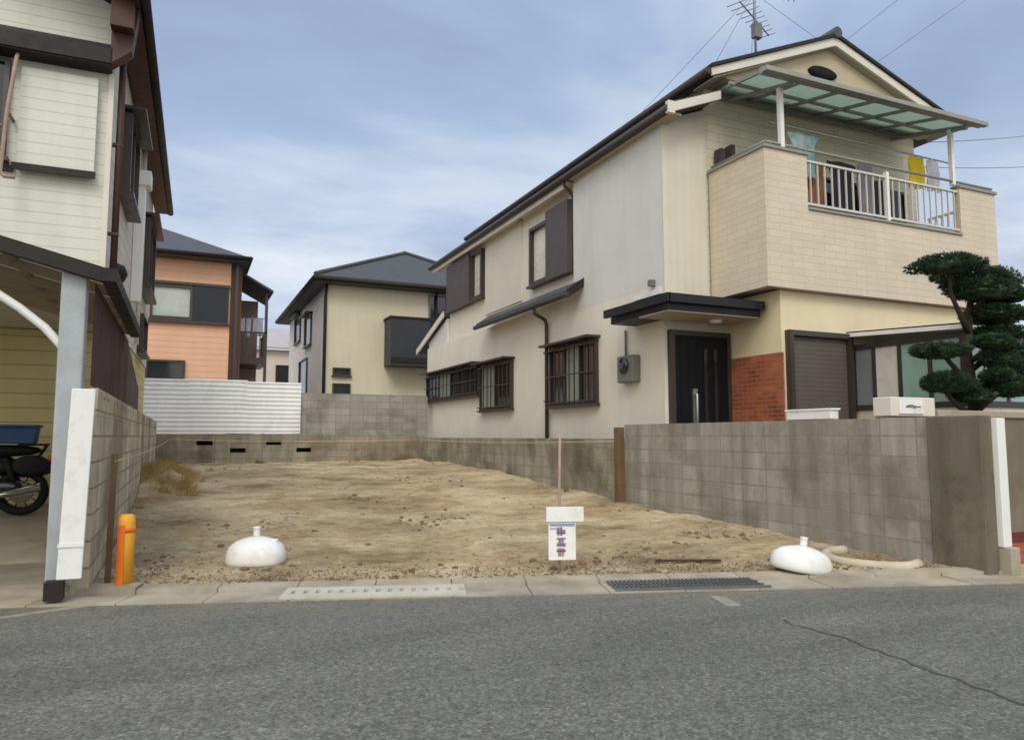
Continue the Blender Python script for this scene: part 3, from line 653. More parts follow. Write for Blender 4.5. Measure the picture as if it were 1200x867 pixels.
q = MB(); q.prism([(9.52, 6.3, 2.64), (13.0, 6.3, 2.64), (13.0, 8.29, 2.76), (9.52, 8.29, 2.76)], (0, 0, .06)); q.build('roof', m_whitemetal, s0)
q = MB(); q.prism([(9.55, 6.3, 2.705), (13.0, 6.3, 2.705), (13.0, 8.29, 2.825), (9.55, 8.29, 2.825)], (0, 0, .02)); q.build('roofing', m_darkmetal, s0)

# TV aerial on the ridge, guys
A = thing('tv_aerial', 'tall TV aerial mast on the ridge of the beige house', 'aerial', (10.2, 10.75, 8.3))
MB().tube([(10.2, 10.75, 8.25), (10.2, 10.75, 11.6)], .024, 8).build('mast', m_alu, A)
q = MB(); q.tube([(9.5, 10.4, 9.55), (10.9, 11.1, 9.55)], .014, 6)
for k in range(9):
    t = -.8+k*.2; c = Vector((10.2+t*.85, 10.75+t*.42, 9.55)); s = .26-.015*k; d = Vector((-.44, .9, 0))*s; q.tube([c-d, c+d], .009, 5)
q.build('yagi', m_alu, A)
q = MB(); q.tube([(10.2, 10.75, 10.35), (11.2, 10.6, 10.35)], .014, 6)
for k in range(7): c = Vector((10.35+k*.13, 10.73-k*.02, 10.35)); q.tube([c-Vector((0, 0, .28)), c+Vector((0, 0, .28))], .009, 5)
q.build('yagi', m_alu, A)
q = MB(); q.box(10.14, 10.32, 10.68, 10.80, 9.15, 9.45); q.build('booster_box', m_grey, A)
for nm, e_ in (('guy_wire', (7.7, 9.1, 7.2)), ('guy_wire', (12.8, 9.2, 7.45)), ('guy_wire', (8.3, 13.5, 7.45)), ('guy_wire', (12.4, 13.5, 7.55))): MB().tube([(10.2, 10.75, 10.1), e_], .005, 5).build(nm, m_wire, A)

# ================================================================== RIGHT BOUNDARY
W = thing('block_wall', 'tall grey concrete block wall on the right with a dark stained end pier', 'wall', (6.46, 4.17, 0))
B('wall_body', m_block, W, 6.4, 6.52, 4.68, 9.86, -.2, 1.38)
B('pier', m_mortar, W, 6.375, 6.53, 4.16, 4.677, -.2, 1.385, bevel=.012)
W2 = MB().box(6.4, 6.52, 9.863, 21.0, -.1, 1.16).build('block_wall', m_blockw, root=(6.46, 9.9, 0)); tag(W2, 'low weathered block wall running back below the beige house', 'wall')
q = MB(); q.box(6.525, 6.635, 4.11, 4.22, .24, 1.36); gp = thing('gate_post', 'slim white post on a concrete foot at the end of block wall', 'post', (6.58, 4.165, 0))
q.build('post', m_whitemetal, gp, .006); MB().box(6.535, 6.66, 4.06, 4.24, 0, .24).build('footing', m_concgut, gp, .01)
gw = thing('garden_wall', 'brown rendered garden wall with pale coping far right', 'wall', (8, 5.28, 0))
B('wall_body', m_gatewall, gw, 6.56, 16, 5.2, 5.38, .14, 1.40); B('coping', m_concgut, gw, 7.25, 16.02, 5.17, 5.41, 1.402, 1.475, bevel=.008); B('plinth', mat('red_brown_plinth', '#5e3430', .85, .15, 4), gw, 6.56, 16, 5.185, 5.39, 0, .138)
npz = thing('name_plate_block', 'white gatepost block with a small marked name plate on brown wall', 'name plate', (6.85, 5.3, 1.4))
B('block', m_white, npz, 6.56, 7.22, 5.18, 5.40, 1.404, 1.60, bevel=.01); pl = B('plate', m_wplastic, npz, 6.66, 7.02, 5.163, 5.178, 1.43, 1.57)
q = MB()
for x0, x1, z0, z1 in ((6.75, 6.84, 1.495, 1.512), (6.85, 6.90, 1.488, 1.515), (6.91, 6.97, 1.497, 1.510), (6.78, 6.86, 1.516, 1.523)): q.box(x0, x1, 5.157, 5.1625, z0, z1)
q.build('lettering', m_grey, pl)
q = MB(); q.box(6.40, 6.52, 5.8, 6.44, 1.383, 1.50); pt = thing('planter', 'long white planter trough on top of block wall', 'planter', (6.46, 6.1, 1.383)); q.build('trough', m_wplastic, pt, .012)
MB().box(6.39, 6.53, 5.785, 6.455, 1.485, 1.505).build('rim', m_wplastic, pt)

# ================================================================== CLOUD PRUNED PINE
T = thing('pine_tree', 'cloud pruned dark green pine standing behind the wall at right', 'tree', (8.65, 5.75, .5))
TX, TY = 8.66, 5.75
tk = [(8.66, 5.75, .45), (8.63, 5.76, 1.1), (8.70, 5.74, 1.7), (8.66, 5.76, 2.2), (8.72, 5.75, 2.7), (8.83, 5.76, 3.05), (8.95, 5.76, 3.25)]
br = [[(8.68, 5.75, 2.45), (8.5, 5.7, 2.62), (8.27, 5.66, 2.88), (8.2, 5.62, 3.15)], [(8.70, 5.75, 1.75), (8.4, 5.7, 1.95), (8.05, 5.65, 2.15)],
      [(8.66, 5.75, 1.45), (8.35, 5.7, 1.55), (8.1, 5.68, 1.72)], [(8.70, 5.75, 2.0), (9.0, 5.75, 2.15), (9.3, 5.7, 2.25)], [(8.68, 5.75, 1.45), (8.95, 5.75, 1.6), (9.2, 5.72, 1.75)],
      [(8.72, 5.75, 2.7), (8.95, 5.8, 2.7), (9.2, 5.75, 2.7)], [(8.68, 5.75, 2.1), (8.66, 5.55, 2.2), (8.66, 5.4, 2.3)], [(8.66, 5.75, 1.5), (8.6, 5.55, 1.6), (8.6, 5.4, 1.7)], [(8.72, 5.75, 2.7), (8.72, 5.6, 2.8), (8.7, 5.5, 2.9)]]
q = MB().tube(tk, [.07, .062, .056, .05, .042, .034, .018], 10); q.build('trunk', m_bark, T)
for b_ in br: MB().tube(b_, [.04-.008*i for i in range(len(b_))], 7).build('branch', m_bark, T)
def pad(c, rx, ry, rz, n):
    rnd = random.Random(hash((round(c[0]*100), round(c[2]*100))) & 0xffff); c = Vector(c); mb = MB()
    mb.blob(c - Vector((0, 0, rz*.05)), rx*.74, ry*.74, rz*.55, 3, .4, 3.2)
    lobes = [(Vector((rnd.uniform(-.6, .6)*rx, rnd.uniform(-.6, .6)*ry, rnd.uniform(-.1, .35)*rz)), rnd.uniform(.40, .62)) for _ in range(9)]
    vs = []; fs = []
    for i in range(n):
        lo, k = rnd.choice(lobes) if rnd.random() < .75 else (Vector((0, 0, 0)), .95)
        th = rnd.uniform(0, 2*math.pi); cz = rnd.uniform(-.95, 1); sz = math.sqrt(max(0, 1-cz*cz)); rr = rnd.uniform(.74, 1.02)
        d = Vector((sz*math.cos(th), sz*math.sin(th), cz)); p = c + lo + Vector((d.x*rx*k, d.y*ry*k, d.z*rz*k*(1 if cz > 0 else .62)))*rr
        ax = (d + Vector((0, 0, .8))).normalized()
        for j in range(8):
            a = (ax + Vector((rnd.gauss(0, .5), rnd.gauss(0, .5), rnd.gauss(0, .4)))).normalized(); ln = rnd.uniform(.022, .05); s = a.orthogonal().normalized()
            s = (Matrix.Rotation(rnd.uniform(0, 6.3), 3, a) @ s)*.0055; nv = len(vs); vs += [p-s, p+s, p+a*ln]; fs.append((nv, nv+1, nv+2))
    mb.add(vs, fs); return mb.build('foliage_pad', m_needle, T)
for c, rx, ry, rz, n in (((8.16, 5.62, 3.20), .37, .34, .15, 1700), ((9.0, 5.76, 3.10), .52, .45, .20, 2400), ((8.72, 5.55, 2.92), .45, .38, .17, 1900), ((9.25, 5.75, 2.68), .34, .36, .17, 1500), ((8.92, 5.6, 2.68), .27, .3, .12, 900),
                         ((8.02, 5.64, 2.17), .32, .30, .13, 1400), ((8.62, 5.42, 2.29), .25, .24, .11, 1000), ((9.32, 5.7, 2.22), .30, .32, .16, 1300), ((8.12, 5.66, 1.80), .28, .3, .17, 1400), ((8.5, 5.62, 1.66), .20, .24, .11, 800), ((9.16, 5.7, 1.80), .33, .32, .19, 1500), ((8.66, 5.42, 1.90), .15, .18, .10, 600), ((9.25, 5.72, 2.46), .34, .34, .15, 1300), ((9.5, 5.74, 1.98), .28, .3, .16, 900), ((8.82, 5.45, 2.06), .24, .2, .12, 900), ((8.9, 5.42, 1.72), .2, .2, .11, 700), ((8.55, 5.5, 2.98), .26, .24, .12, 800), ((9.3, 5.72, 2.93), .34, .32, .15, 1200)):
    pad(c, rx*1.0, ry, rz*.95, int(n*1.5))

# ================================================================== LEFT BOUNDARY
LW = thing('block_wall', 'buff block wall on the left topped by a pierced block course', 'wall', (-.67, 6.5, 0))
B('wall_body', m_blockl, LW, -.73, -.61, 6.50, 20.995, -.1, 1.36)
q = MB(); y = 6.50; k = 0
q.box(-.73, -.61, 6.50, 20.95, 1.362, 1.41); q.box(-.73, -.61, 6.50, 20.95, 1.53, 1.575)
while y < 20.9:
    q.box(-.73, -.61, y, min(y+ (.16 if k % 2 else .46), 20.95), 1.41, 1.53); y += (.16 if k % 2 else .46) + .2; k += 1
q.build('pierced_course', m_blockl, LW)

# left house, seen at an angle of its own
LH = thing('siding_house', 'tall pale green sided house with brown eaves at the left edge', 'house', (-.93, 9.7, 0), R(-1.0), True)
HL = 8.3
B('wall', m_lhouse, LH, -7.5, 0, 0, .12, 2.7, 6.4)['label'] = 'pale green lapped siding of the street front'
B('wall', m_lside, LH, -7.5, 0, .121, HL, 2.7, 6.35)['label'] = 'pinkish grey siding of the side wall'
mb = MB(); mb.prism([(-7.5, 0, 6.4), (0, 0, 6.4), (-3.75, 0, 8.1)], (0, .12, 0)); mb.build('gable', m_lhouse, LH)
B('wall', m_lyellow, LH, -7.5, -.02, 2.3, HL, .25, 2.69)['label'] = 'yellowish ground floor siding inside the carport'
q = MB(); q.box(-7.5, -.0, -.26, -.002, 5.54, 5.60); q.box(-7.5, .02, -.28, -.20, 5.56, 5.74); q.prism([(-7.5, -.26, 5.74), (-7.5, -.002, 5.92), (-7.5, -.002, 5.86), (-7.5, -.26, 5.70)], (7.5, 0, 0)); q.build('pent_roof', m_darkmetal, LH)
q = MB(); q.box(-.03, .03, -.03, .04, 3.0, 5.54); q.build('corner_board', m_white, LH)
q = MB(); q.tube([(.10, .10, 6.35), (.10, .10, 3.1)], .04, 8); 
for z in (5.8, 4.7, 3.6): q.box(.0, .14, .06, .14, z, z+.03)
q.build('downpipe', m_brownwood, LH)
# roof with deep brown eaves
q = MB(); q.prism([(.30, 0, 6.36), (-3.75, 0, 8.20), (-7.8, 0, 6.36), (-7.8, 0, 6.50), (-3.75, 0, 8.34), (.30, 0, 6.50)], (0, 1, 0))
for v in q.v: v.y = -.62 if v.y < .5 else HL+.35
lr = q.build('roof', m_roof, LH)
q = MB(); q.prism([(.30, -.66, 6.24), (-3.75, -.66, 8.08), (-7.8, -.66, 6.24), (-7.8, -.66, 6.50), (-3.75, -.66, 8.34), (.30, -.66, 6.50)], (0, .038, 0)); q.build('bargeboard', m_brownwood, lr)
q = MB(); q.box(.02, .29, -.6, HL+.3, 6.30, 6.34); q.build('soffit', m_brownwood, lr)
q = MB(); q.tube([(.34, -.66, 6.36), (.34, HL+.4, 6.36)], .065, 10); q.build('gutter', m_darkmetal, lr)
q = MB(); q.box(.0, .24, -.45, -.30, 5.95, 6.32); q.prism([(.0, -.28, 5.56), (.22, -.28, 5.75), (.28, -.28, 6.3), (.0, -.28, 6.3)], (0, .2, 0)); q.build('eave_bracket', m_brownwood, lr)
# front: shutter box and the left window
q = MB(); q.box(-.90, -.13, -.10, -.002, 4.26, 5.42); sb = q.build('shutter_box', m_lhouse, LH)
q = MB(); q.box(-.94, -.11, -.13, -.101, 4.20, 4.28); q.box(-2.4, -.94, -.06, -.002, 4.20, 4.26); q.build('sill', m_darkmetal, sb)
window(LH, 'Y', 0, -2.5, -1.02, 4.34, 5.5, [m_glass, m_glass], label='dark upper window at the left picture edge')
q = MB(); q.tube([(-.93, -.16, 5.55), (-.93, -.22, 5.45), (-.97, -.3, 4.8), (-1.0, -.3, 4.1), (-.96, -.3, 4.05), (-.86, -.3, 4.05)], .022, 8); q.tube([(-1.0, -.3, 4.62), (-1.4, -.3, 4.62)], .02, 8); q.tube([(-.97, -.3, 4.8), (-.97, -.002, 4.8)], .018, 8); q.build('laundry_bracket', m_woodpale, LH)
# side: windows, hood, ducts
window(LH, 'X+', 0, 1.2, 2.6, 4.5, 5.6, [m_glass, m_curtain], dep=.14, hood=True, label='side window under a small hood, nearer the street')
window(LH, 'X+', 0, 5.3, 7.2, 4.0, 5.3, [m_glass, m_glass], dep=.16, hood=True, label='side window farther from the street')
window(LH, 'X+', 0, 5.5, 6.8, 2.8, 3.5, [m_glass], dep=.10, label='low side window')
q = MB(); q.box(.003, .16, 3.6, 3.85, 3.4, 5.55); q.box(.003, .24, 3.55, 3.9, 5.35, 5.6); q.build('duct_cover', m_whitemetal, LH, .01)
q = MB(); q.lathe([(.13, .003), (.14, .06), (.11, .16), (.02, .20)], (0, .75, 3.27), 16, axis='x'); q.build('vent_hood', m_darkmetal, LH)
q = MB(); q.tube([(.06, 4.6, 6.3), (.06, 4.6, 2.8)], .035, 8); q.build('downpipe', m_white, LH)

# carport in front of the house
CP = thing('carport', 'grey steel carport with sloping roof at the left edge', 'carport', (-.8, 6.4, 0))
B('post', m_galv, CP, -.875, -.705, 6.34, 6.5, .1, 2.45, bevel=.012)
B('post', m_galv, CP, -.80, -.70, 9.3, 9.4, .08, 2.45); B('post', m_galv, CP, -5.0, -4.85, 6.34, 6.5, .1, 2.9)
q = MB(); q.prism([(-.56, 6.24, 2.36), (-5.2, 6.24, 3.55), (-5.2, 6.24, 3.67), (-.56, 6.24, 2.47)], (0, .09, 0)); q.build('front_beam', m_darkmetal, CP)
q = MB(); q.prism([(-.56, 6.33, 2.475), (-5.2, 6.33, 3.672), (-5.2, 9.66, 3.672), (-.56, 9.66, 2.475)], (0, 0, .012)); rr_ = q.build('roof_sheet', m_polybrown, CP)
q = MB()
for i in range(5):
    y = 6.95+i*.65; q.prism([(-.6, y, 2.38), (-5.2, y, 3.57), (-5.2, y, 3.66), (-.6, y, 2.46)], (0, .05, 0))
for i in range(4):
    x = -1.3-i*1.1; z = 2.475+(-.56-x)*.258; q.box(x-.025, x+.025, 6.34, 9.6, z-.055, z-.01)
q.build('rafter', m_tan, rr_)
q = MB(); q.box(-.60, -.50, 6.22, 9.7, 2.37, 2.47); q.build('gutter', m_darkmetal, CP)
q = MB(); q.tube([(-.80, 6.46, 1.75), (-.86, 6.46, 1.88), (-.98, 6.46, 2.02), (-1.15, 6.46, 2.16), (-1.4, 6.46, 2.33), (-1.8, 6.46, 2.52), (-2.4, 6.46, 2.74)], .032, 10); q.build('brace', m_whitemetal, CP)
vs = []; fs = []; n = 150
for i in range(n+1):
    y = 6.56 + 3.86*i/n; d = .012*math.sin(i*1.05)
    vs += [(-.672+d, y, 1.60), (-.672+d, y, 2.40)]
for i in range(n): fs.append((2*i, 2*i+2, 2*i+3, 2*i+1))
sp_ = MB().add(vs, fs).build('side_panel', m_rust, CP); md = sp_.modifiers.new('thick', 'SOLIDIFY'); md.thickness = .003
q = MB(); q.prism([(-.68, 10.42, 1.6), (-.68, 13.2, 1.6), (-.68, 13.2, 1.95), (-.68, 10.42, 2.38)], (.012, 0, 0)); q.build('rear_panel', m_rust, CP)
# white folding gate leaf tied to the post
WB = thing('gate_leaf', 'tall narrow white gate leaf propped against the carport post', 'gate', (-.70, 6.24, .14))
q = MB(); q.prism([(-.79, 6.26, .17), (-.63, 6.26, .17), (-.60, 6.26, 1.55), (-.755, 6.26, 1.55)], (0, -.035, 0)); q.build('panel', m_wplastic, WB, .006)
q = MB(); q.prism([(-.79, 6.222, .40), (-.625, 6.222, .40), (-.624, 6.222, .425), (-.79, 6.222, .425)], (0, -.006, 0)); q.build('rail', m_whitemetal, WB)
B('foot', m_darkmetal, WB, -.86, -.74, 6.20, 6.32, .03, .16)

# motorcycle on the carport floor; its rear wheel shows at the left
MC = thing('motorcycle', 'black motorcycle parked inside the carport', 'motorcycle', (-1.80, 10.9, .22), R(2), True)
def wheel(x, r):
    t = MB(); n = 28; prof = [(r-.10, -.045), (r-.03, -.055), (r, -.02), (r, .02), (r-.03, .055), (r-.10, .045)]
    vs = []; fs = []
    for i in range(n):
        a = 2*math.pi*i/n
        for rr, yy in prof: vs.append((x+rr*math.cos(a), yy, r+rr*math.sin(a)))
    m_ = len(prof)
    for i in range(n):
        for k in range(m_): fs.append((i*m_+k, ((i+1) % n)*m_+k, ((i+1) % n)*m_+(k+1) % m_, i*m_+(k+1) % m_))
    wo = t.add(vs, fs, True).build('wheel', m_black, MC)
    h = MB(); h.lathe([(.05, -.06), (.06, -.02), (.06, .02), (.05, .06)], (x, 0, r), 14, axis='y')
    h.lathe([(.13, -.075), (.135, -.065), (.135, -.06)], (x, 0, r), 20, axis='y')
    for i in range(10): a = 2*math.pi*i/10; h.tube([(x, 0, r), (x+(r-.09)*math.cos(a), 0, r+(r-.09)*math.sin(a))], .008, 5)
    h.build('rim', m_chrome, wo)
wheel(0, .29); wheel(-1.3, .29)
q = MB(); q.blob((.02, 0, .585), .36, .09, .12, 3, .03); q.build('rear_mudguard', m_blackpaint, MC)
q = MB(); q.blob((-.22, 0, .80), .42, .15, .075, 3, .05); q.build('seat', m_black, MC)
q = MB(); q.blob((-.72, 0, .84), .30, .17, .15, 3, .05); q.build('fuel_tank', m_blackpaint, MC)
q = MB(); q.blob((-.35, 0, .62), .30, .13, .15, 3, .05); q.build('side_cover', m_blackpaint, MC)
q = MB(); q.box(-.86, -.46, -.14, .14, .24, .58); q.build('engine', m_grey, MC, .04)
q = MB(); q.tube([(-.75, -.15, .35), (-.6, -.18, .24), (-.3, -.19, .25), (.22, -.20, .36)], [.025, .03, .045, .05], 10); q.build('exhaust', m_chrome, MC)
for yy in (-.1, .1):
    MB().tube([(.02, yy*.9, .29), (-.25, yy, .33), (-.5, yy, .36)], .032, 8).build('swing_arm', m_black, MC)
    MB().tube([(-.03, yy, .32), (-.18, yy*1.2, .72)], .035, 8).build('shock_absorber', m_black, MC)
    MB().tube([(-1.3, yy*.8, .29), (-1.02, yy*.8, 1.0)], .025, 8).build('fork', m_black, MC)
MB().blob((-.22, -.14, .36), .26, .03, .09, 2, .03).build('chain_case', m_blackpaint, MC)
MB().blob((.10, -.135, .62), .20, .045, .13, 3, .04).build('pannier', m_black, MC)
q = MB(); q.tube([(-.92, -.38, 1.03), (-1.0, -.2, 1.06), (-1.0, .2, 1.06), (-.92, .38, 1.03)], .016, 8); q.build('handlebar', m_chrome, MC)
q = MB(); q.blob((-1.14, 0, .92), .09, .1, .1, 2, 0); q.build('headlight', m_pale, MC)
q = MB(); q.box(-.06, .26, -.11, .11, .86, .885); q.tube([(.24, -.09, .86), (.1, -.09, .62)], .012, 6); q.tube([(.24, .09, .86), (.1, .09, .62)], .012, 6); q.build('carrier', m_black, MC)
q = MB(); q.box(.26, .31, -.06, .06, .66, .74); q.build('tail_light', m_orangep, MC, .01)
BX = thing('storage_box', 'blue plastic box on the carrier of the motorcycle', 'box', (-1.80, 10.9, 1.107), R(2), True)
q = MB(); q.prism([(-.30, -.15, 0), (.12, -.15, 0), (.15, -.16, .2), (-.33, -.16, .2)], (0, .31, 0)); q.build('tub', m_blue, BX, .015)
MB().box(-.35, .17, -.18, .17, .202, .235).build('lid', m_blue, BX, .01)

# ================================================================== BACK OF THE LOT
BW = thing('block_wall', 'low mossy block wall with dark slots across the back of the lot', 'wall', (3, 21.05, 0))
q = MB(); q.box(-1.4, 6.4, 21.0, 21.15, .1, .76); q.box(-1.4, 6.4, 21.0, 21.15, .88, .96); q.box(-1.4, 6.4, 21.0, 21.15, 1.08, 1.26)
def course(z0, z1, gaps):
    x = -1.4
    for a, b_ in gaps: q.box(x, a, 21.0, 21.15, z0, z1); x = b_
    q.box(x, 6.4, 21.0, 21.15, z0, z1)
course(.76, .88, [(1.18, 1.58), (2.9, 3.3)]); course(.96, 1.08, [(.35, .75), (2.1, 2.5)])
q.build('wall_body', m_blockw, BW); B('backing', m_dark, BW, -.6, 6.4, 21.16, 21.2, .1, 1.24)
GW = MB().box(2.98, 6.75, 21.24, 21.4, .3, 2.42).build('block_wall', m_greywall, root=(4.8, 21.3, 0)); tag(GW, 'taller plain grey block wall right of the white corrugated fence', 'wall')
CF = thing('corrugated_fence', 'white corrugated sheet fence standing on back wall', 'fence', (1.1, 21.08, 1.27))
for i, (x0, x1) in enumerate(((-1.4, .10), (.0, 1.55), (1.45, 2.97))):
    vs = []; fs = []; n = 96; dz = (0, .02, -.01)[i]
    for k in range(n+1):
        z = 1.275 + (1.42+dz)*k/n; d = .007*math.sin(2*math.pi*k/8) + .004*i
        vs += [(x0-.03, 21.06+d, z), (x1+.03, 21.06+d, z)]
    for k in range(n): fs.append((2*k, 2*k+1, 2*k+3, 2*k+2))
    s_ = MB().add(vs, fs).build('sheet', m_sheet, CF); md = s_.modifiers.new('thick', 'SOLIDIFY'); md.thickness = .002
for x in (-.5, .6, 1.7, 2.8): B('fence_post', m_galv, CF, x-.03, x+.03, 21.09, 21.145, 1.27, 2.66)

# orange house
OH = thing('orange_house', 'orange sided house with grey tiled roof behind the white fence', 'house', (.1, 27, .4))
B('wall', m_orange, OH, -7, 1.36, 27, 33, .4, 7.35)
q = MB(); q.box(1.37, 1.55, 26.97, 27.3, .4, 7.3); q.build('corner_post', m_brownwood, OH)
B('wall', mat('brown_side_siding', '#7b5a4c', .8, .1, 1), OH, 1.37, 1.75, 27.3, 33, .4, 7.3)['label'] = 'brown side wall'
ex, ez = 1.92, 7.36
q = MB(); q.add([(-8, 26.4, ez), (ex, 26.4, ez), (ex, 33.6, ez), (-8, 33.6, ez), (-3.6, 30, 9.7), (-4.5, 30, 9.7), (-8, 26.4, ez-.14), (ex, 26.4, ez-.14), (ex, 33.6, ez-.14), (-8, 33.6, ez-.14)],
                [(0, 1, 4, 5), (1, 2, 4), (2, 3, 5, 4), (3, 0, 5), (0, 6, 7, 1), (1, 7, 8, 2), (2, 8, 9, 3), (3, 9, 6, 0), (6, 9, 8, 7)]); orf = q.build('roof', m_roof, OH)
q = MB(); q.tube([(-8, 26.36, ez-.05), (ex+.05, 26.36, ez-.05), (ex+.05, 33.6, ez-.05)], .08, 8); q.build('gutter', m_darkmetal, orf)
window(OH, 'Y', 27, -1.15, .15, 5.15, 6.3, [m_curtain], fw=.08, dep=.1, label='left upper window with pale curtain')
q = MB(); q.box(.17, 1.30, 26.88, 26.998, 5.1, 6.32); q.build('shutter_box', mat('navy_shutter', '#272c33', .5, .1, 3, pattern=('rib', .12)), OH)
q = MB(); q.box(-1.35, 1.34, 26.85, 26.998, 6.33, 6.42); q.box(-1.35, 1.34, 26.85, 26.998, 5.02, 5.095); q.build('window_trim', m_frame, OH)
window(OH, 'Y', 27, -1.2, .0, 3.0, 3.75, [m_glass], fw=.07, label='low dark window just above the white fence')
q = MB(); q.box(1.5, 1.6, 26.86, 26.96, .4, 7.2); q.build('downpipe', m_frame, OH)
ob = MB(); ob.box(1.76, 2.75, 28.4, 30.6, 3.85, 4.1); ob_ = ob.build('balcony', m_frame, OH)
q = MB()
for i in range(9): q.box(1.8+i*.115, 1.83+i*.115, 28.4, 28.43, 4.1, 5.0)
for i in range(10): q.box(2.71, 2.74, 28.45+i*.22, 28.48+i*.22, 4.1, 5.0)
q.box(1.76, 2.75, 28.39, 28.44, 5.0, 5.06); q.box(2.70, 2.75, 28.39, 30.6, 5.0, 5.06); q.box(2.66, 2.76, 28.39, 28.49, .4, 6.6); q.build('railing', m_frame, ob_)
q = MB(); q.prism([(1.7, 28.0, 7.15), (2.9, 28.0, 6.5), (2.9, 31, 6.5), (1.7, 31, 7.15)], (0, 0, .08)); q.build('balcony_roof', m_roof, OH)
B('wall', mat('mauve_wall', '#a58f88', .85, .1, 1), OH, 1.76, 2.6, 30.7, 33, .4, 6.6)['label'] = 'mauve rear wall behind the balcony'
WC = thing('washing', 'pale washing hanging on the balcony of the orange house', 'washing', (2.2, 28.9, 5.4))
q = MB()
for i, (x, l_) in enumerate(((1.9, .6), (2.12, .75), (2.36, .55), (2.55, .65))):
    vs = []; fs = []
    for k in range(7):
        for j in range(5): vs.append((x-.09+.045*j, 28.9+.03*math.sin(k*.8+j+i), 5.62-l_*k/6))
    for k in range(6):
        for j in range(4): fs.append((k*5+j, k*5+j+1, (k+1)*5+j+1, (k+1)*5+j))
    q.add(vs, fs, True)
o = q.build('cloth', m_cl_lilac, WC); o.modifiers.new('thick', 'SOLIDIFY').thickness = .01
MB().tube([(1.77, 28.9, 5.64), (2.72, 28.9, 5.64)], .015, 6).build('pole', m_steel, WC)

# cream hip-roofed house
CH = thing('cream_house', 'cream two storey house with dark hipped roof behind the lot', 'house', (6, 28, .4))
B('wall', m_farcream, CH, 4.87, 12.5, 28, 38.6, .4, 7.1)
B('wall', m_fargrey, CH, 4.85, 4.868, 28.02, 38.6, .4, 7.1)['label'] = 'grey side wall'
x0, x1, y0, y1 = 4.3, 13.1, 27.4, 39.2; ez = 7.2
q = MB(); q.add([(x0, y0, ez), (x1, y0, ez), (x1, y1, ez), (x0, y1, ez), (8.9, 31.6, 9.42), (8.9, 35, 9.42), (x0, y0, ez-.22), (x1, y0, ez-.22), (x1, y1, ez-.22), (x0, y1, ez-.22)],
                [(0, 1, 4), (1, 2, 5, 4), (2, 3, 5), (3, 0, 4, 5), (0, 6, 7, 1), (1, 7, 8, 2), (2, 8, 9, 3), (3, 9, 6, 0), (6, 9, 8, 7)]); cf = q.build('roof', m_roof_slate, CH)
q = MB(); q.tube([(x0-.05, y1, ez-.12), (x0-.05, y0-.05, ez-.12), (x1, y0-.05, ez-.12)], .09, 8); q.build('gutter', m_darkmetal, cf)
q = MB(); q.tube([(x0, y0, ez+.03), (8.9, 31.6, 9.46), (x1, y0, ez+.03)], .09, 6); q.tube([(8.9, 31.6, 9.47), (8.9, 35, 9.47)], .1, 6); q.build('ridge_cap', m_roof_slate, cf)
q = MB(); q.tube([(4.83, 27.9, 7.0), (4.78, 27.9, 6.5), (4.78, 27.9, .5)], .06, 8); q.build('downpipe', m_darkmetal, CH)
q = MB(); q.tube([(9.2, 27.9, 7.0), (9.2, 27.9, .5)], .05, 8); q.build('downpipe', m_darkmetal, CH)
window(CH, 'Y', 28, 5.12, 5.80, 2.75, 3.2, [m_glass], label='small square window above the grey wall'); window(CH, 'Y', 28, 5.12, 5.80, 3.5, 3.8, [m_glass], label='narrow vent window over the small square one')
window(CH, 'X-', 4.85, 31.4, 33.2, 5.1, 6.4, [m_glass], hood=True, label='upper side window nearer the viewer'); window(CH, 'X-', 4.85, 34.6, 36.4, 5.6, 6.8, [m_glass], hood=True, label='upper side window farther away')
window(CH, 'X-', 4.85, 32.3, 34.6, 1.6, 4.6, [m_glass], label='tall dark side window on the ground floor')
window(CH, 'Y', 28, 8.9, 10.4, 4.2, 6.9, [m_glass, m_curtain], fm=m_grey, label='tall window beside the dark balcony')
cb = MB(); cb.box(7.1, 9.6, 27.0, 27.05, 4.1, 5.7); cb.box(7.1, 7.15, 27.05, 27.98, 4.1, 5.7); cb.box(7.1, 9.6, 27.0, 27.98, 3.9, 4.1); cbo = cb.build('balcony', mat('charcoal_balcony', '#34373b', .5, .1, 1.5, pattern=('rib', .18)), CH)
q = MB(); q.box(7.05, 9.65, 26.96, 27.08, 5.7, 5.78); q.box(7.05, 7.2, 27.08, 27.98, 5.7, 5.78); q.box(8.7, 8.78, 26.95, 27.0, 4.1, 5.7); q.box(7.1, 9.6, 26.97, 26.998, 4.0, 4.2); q.build('handrail', m_darkmetal, cbo)
# small pale house far off between them
PH = thing('pale_house', 'small distant pale house glimpsed between orange and cream houses', 'house', (5, 45, .4))
B('wall', mat('pale_pink_wall', '#cdbfb6', .85, .05, .6), PH, 3.6, 7, 45, 52, .4, 6.3)
q = MB(); q.prism([(3.2, 44.6, 6.3), (7.4, 44.6, 6.3), (7.4, 48.5, 7.9), (3.2, 48.5, 7.9)], (0, 0, .15)); q.build('roof', mat('pale_roof', '#a8a3a2', .7, .1, 1, pattern=('tile', .3, .3)), PH)
window(PH, 'Y', 45, 4.9, 5.9, 4.2, 5.4, [m_glass], label='only window on the distant house')

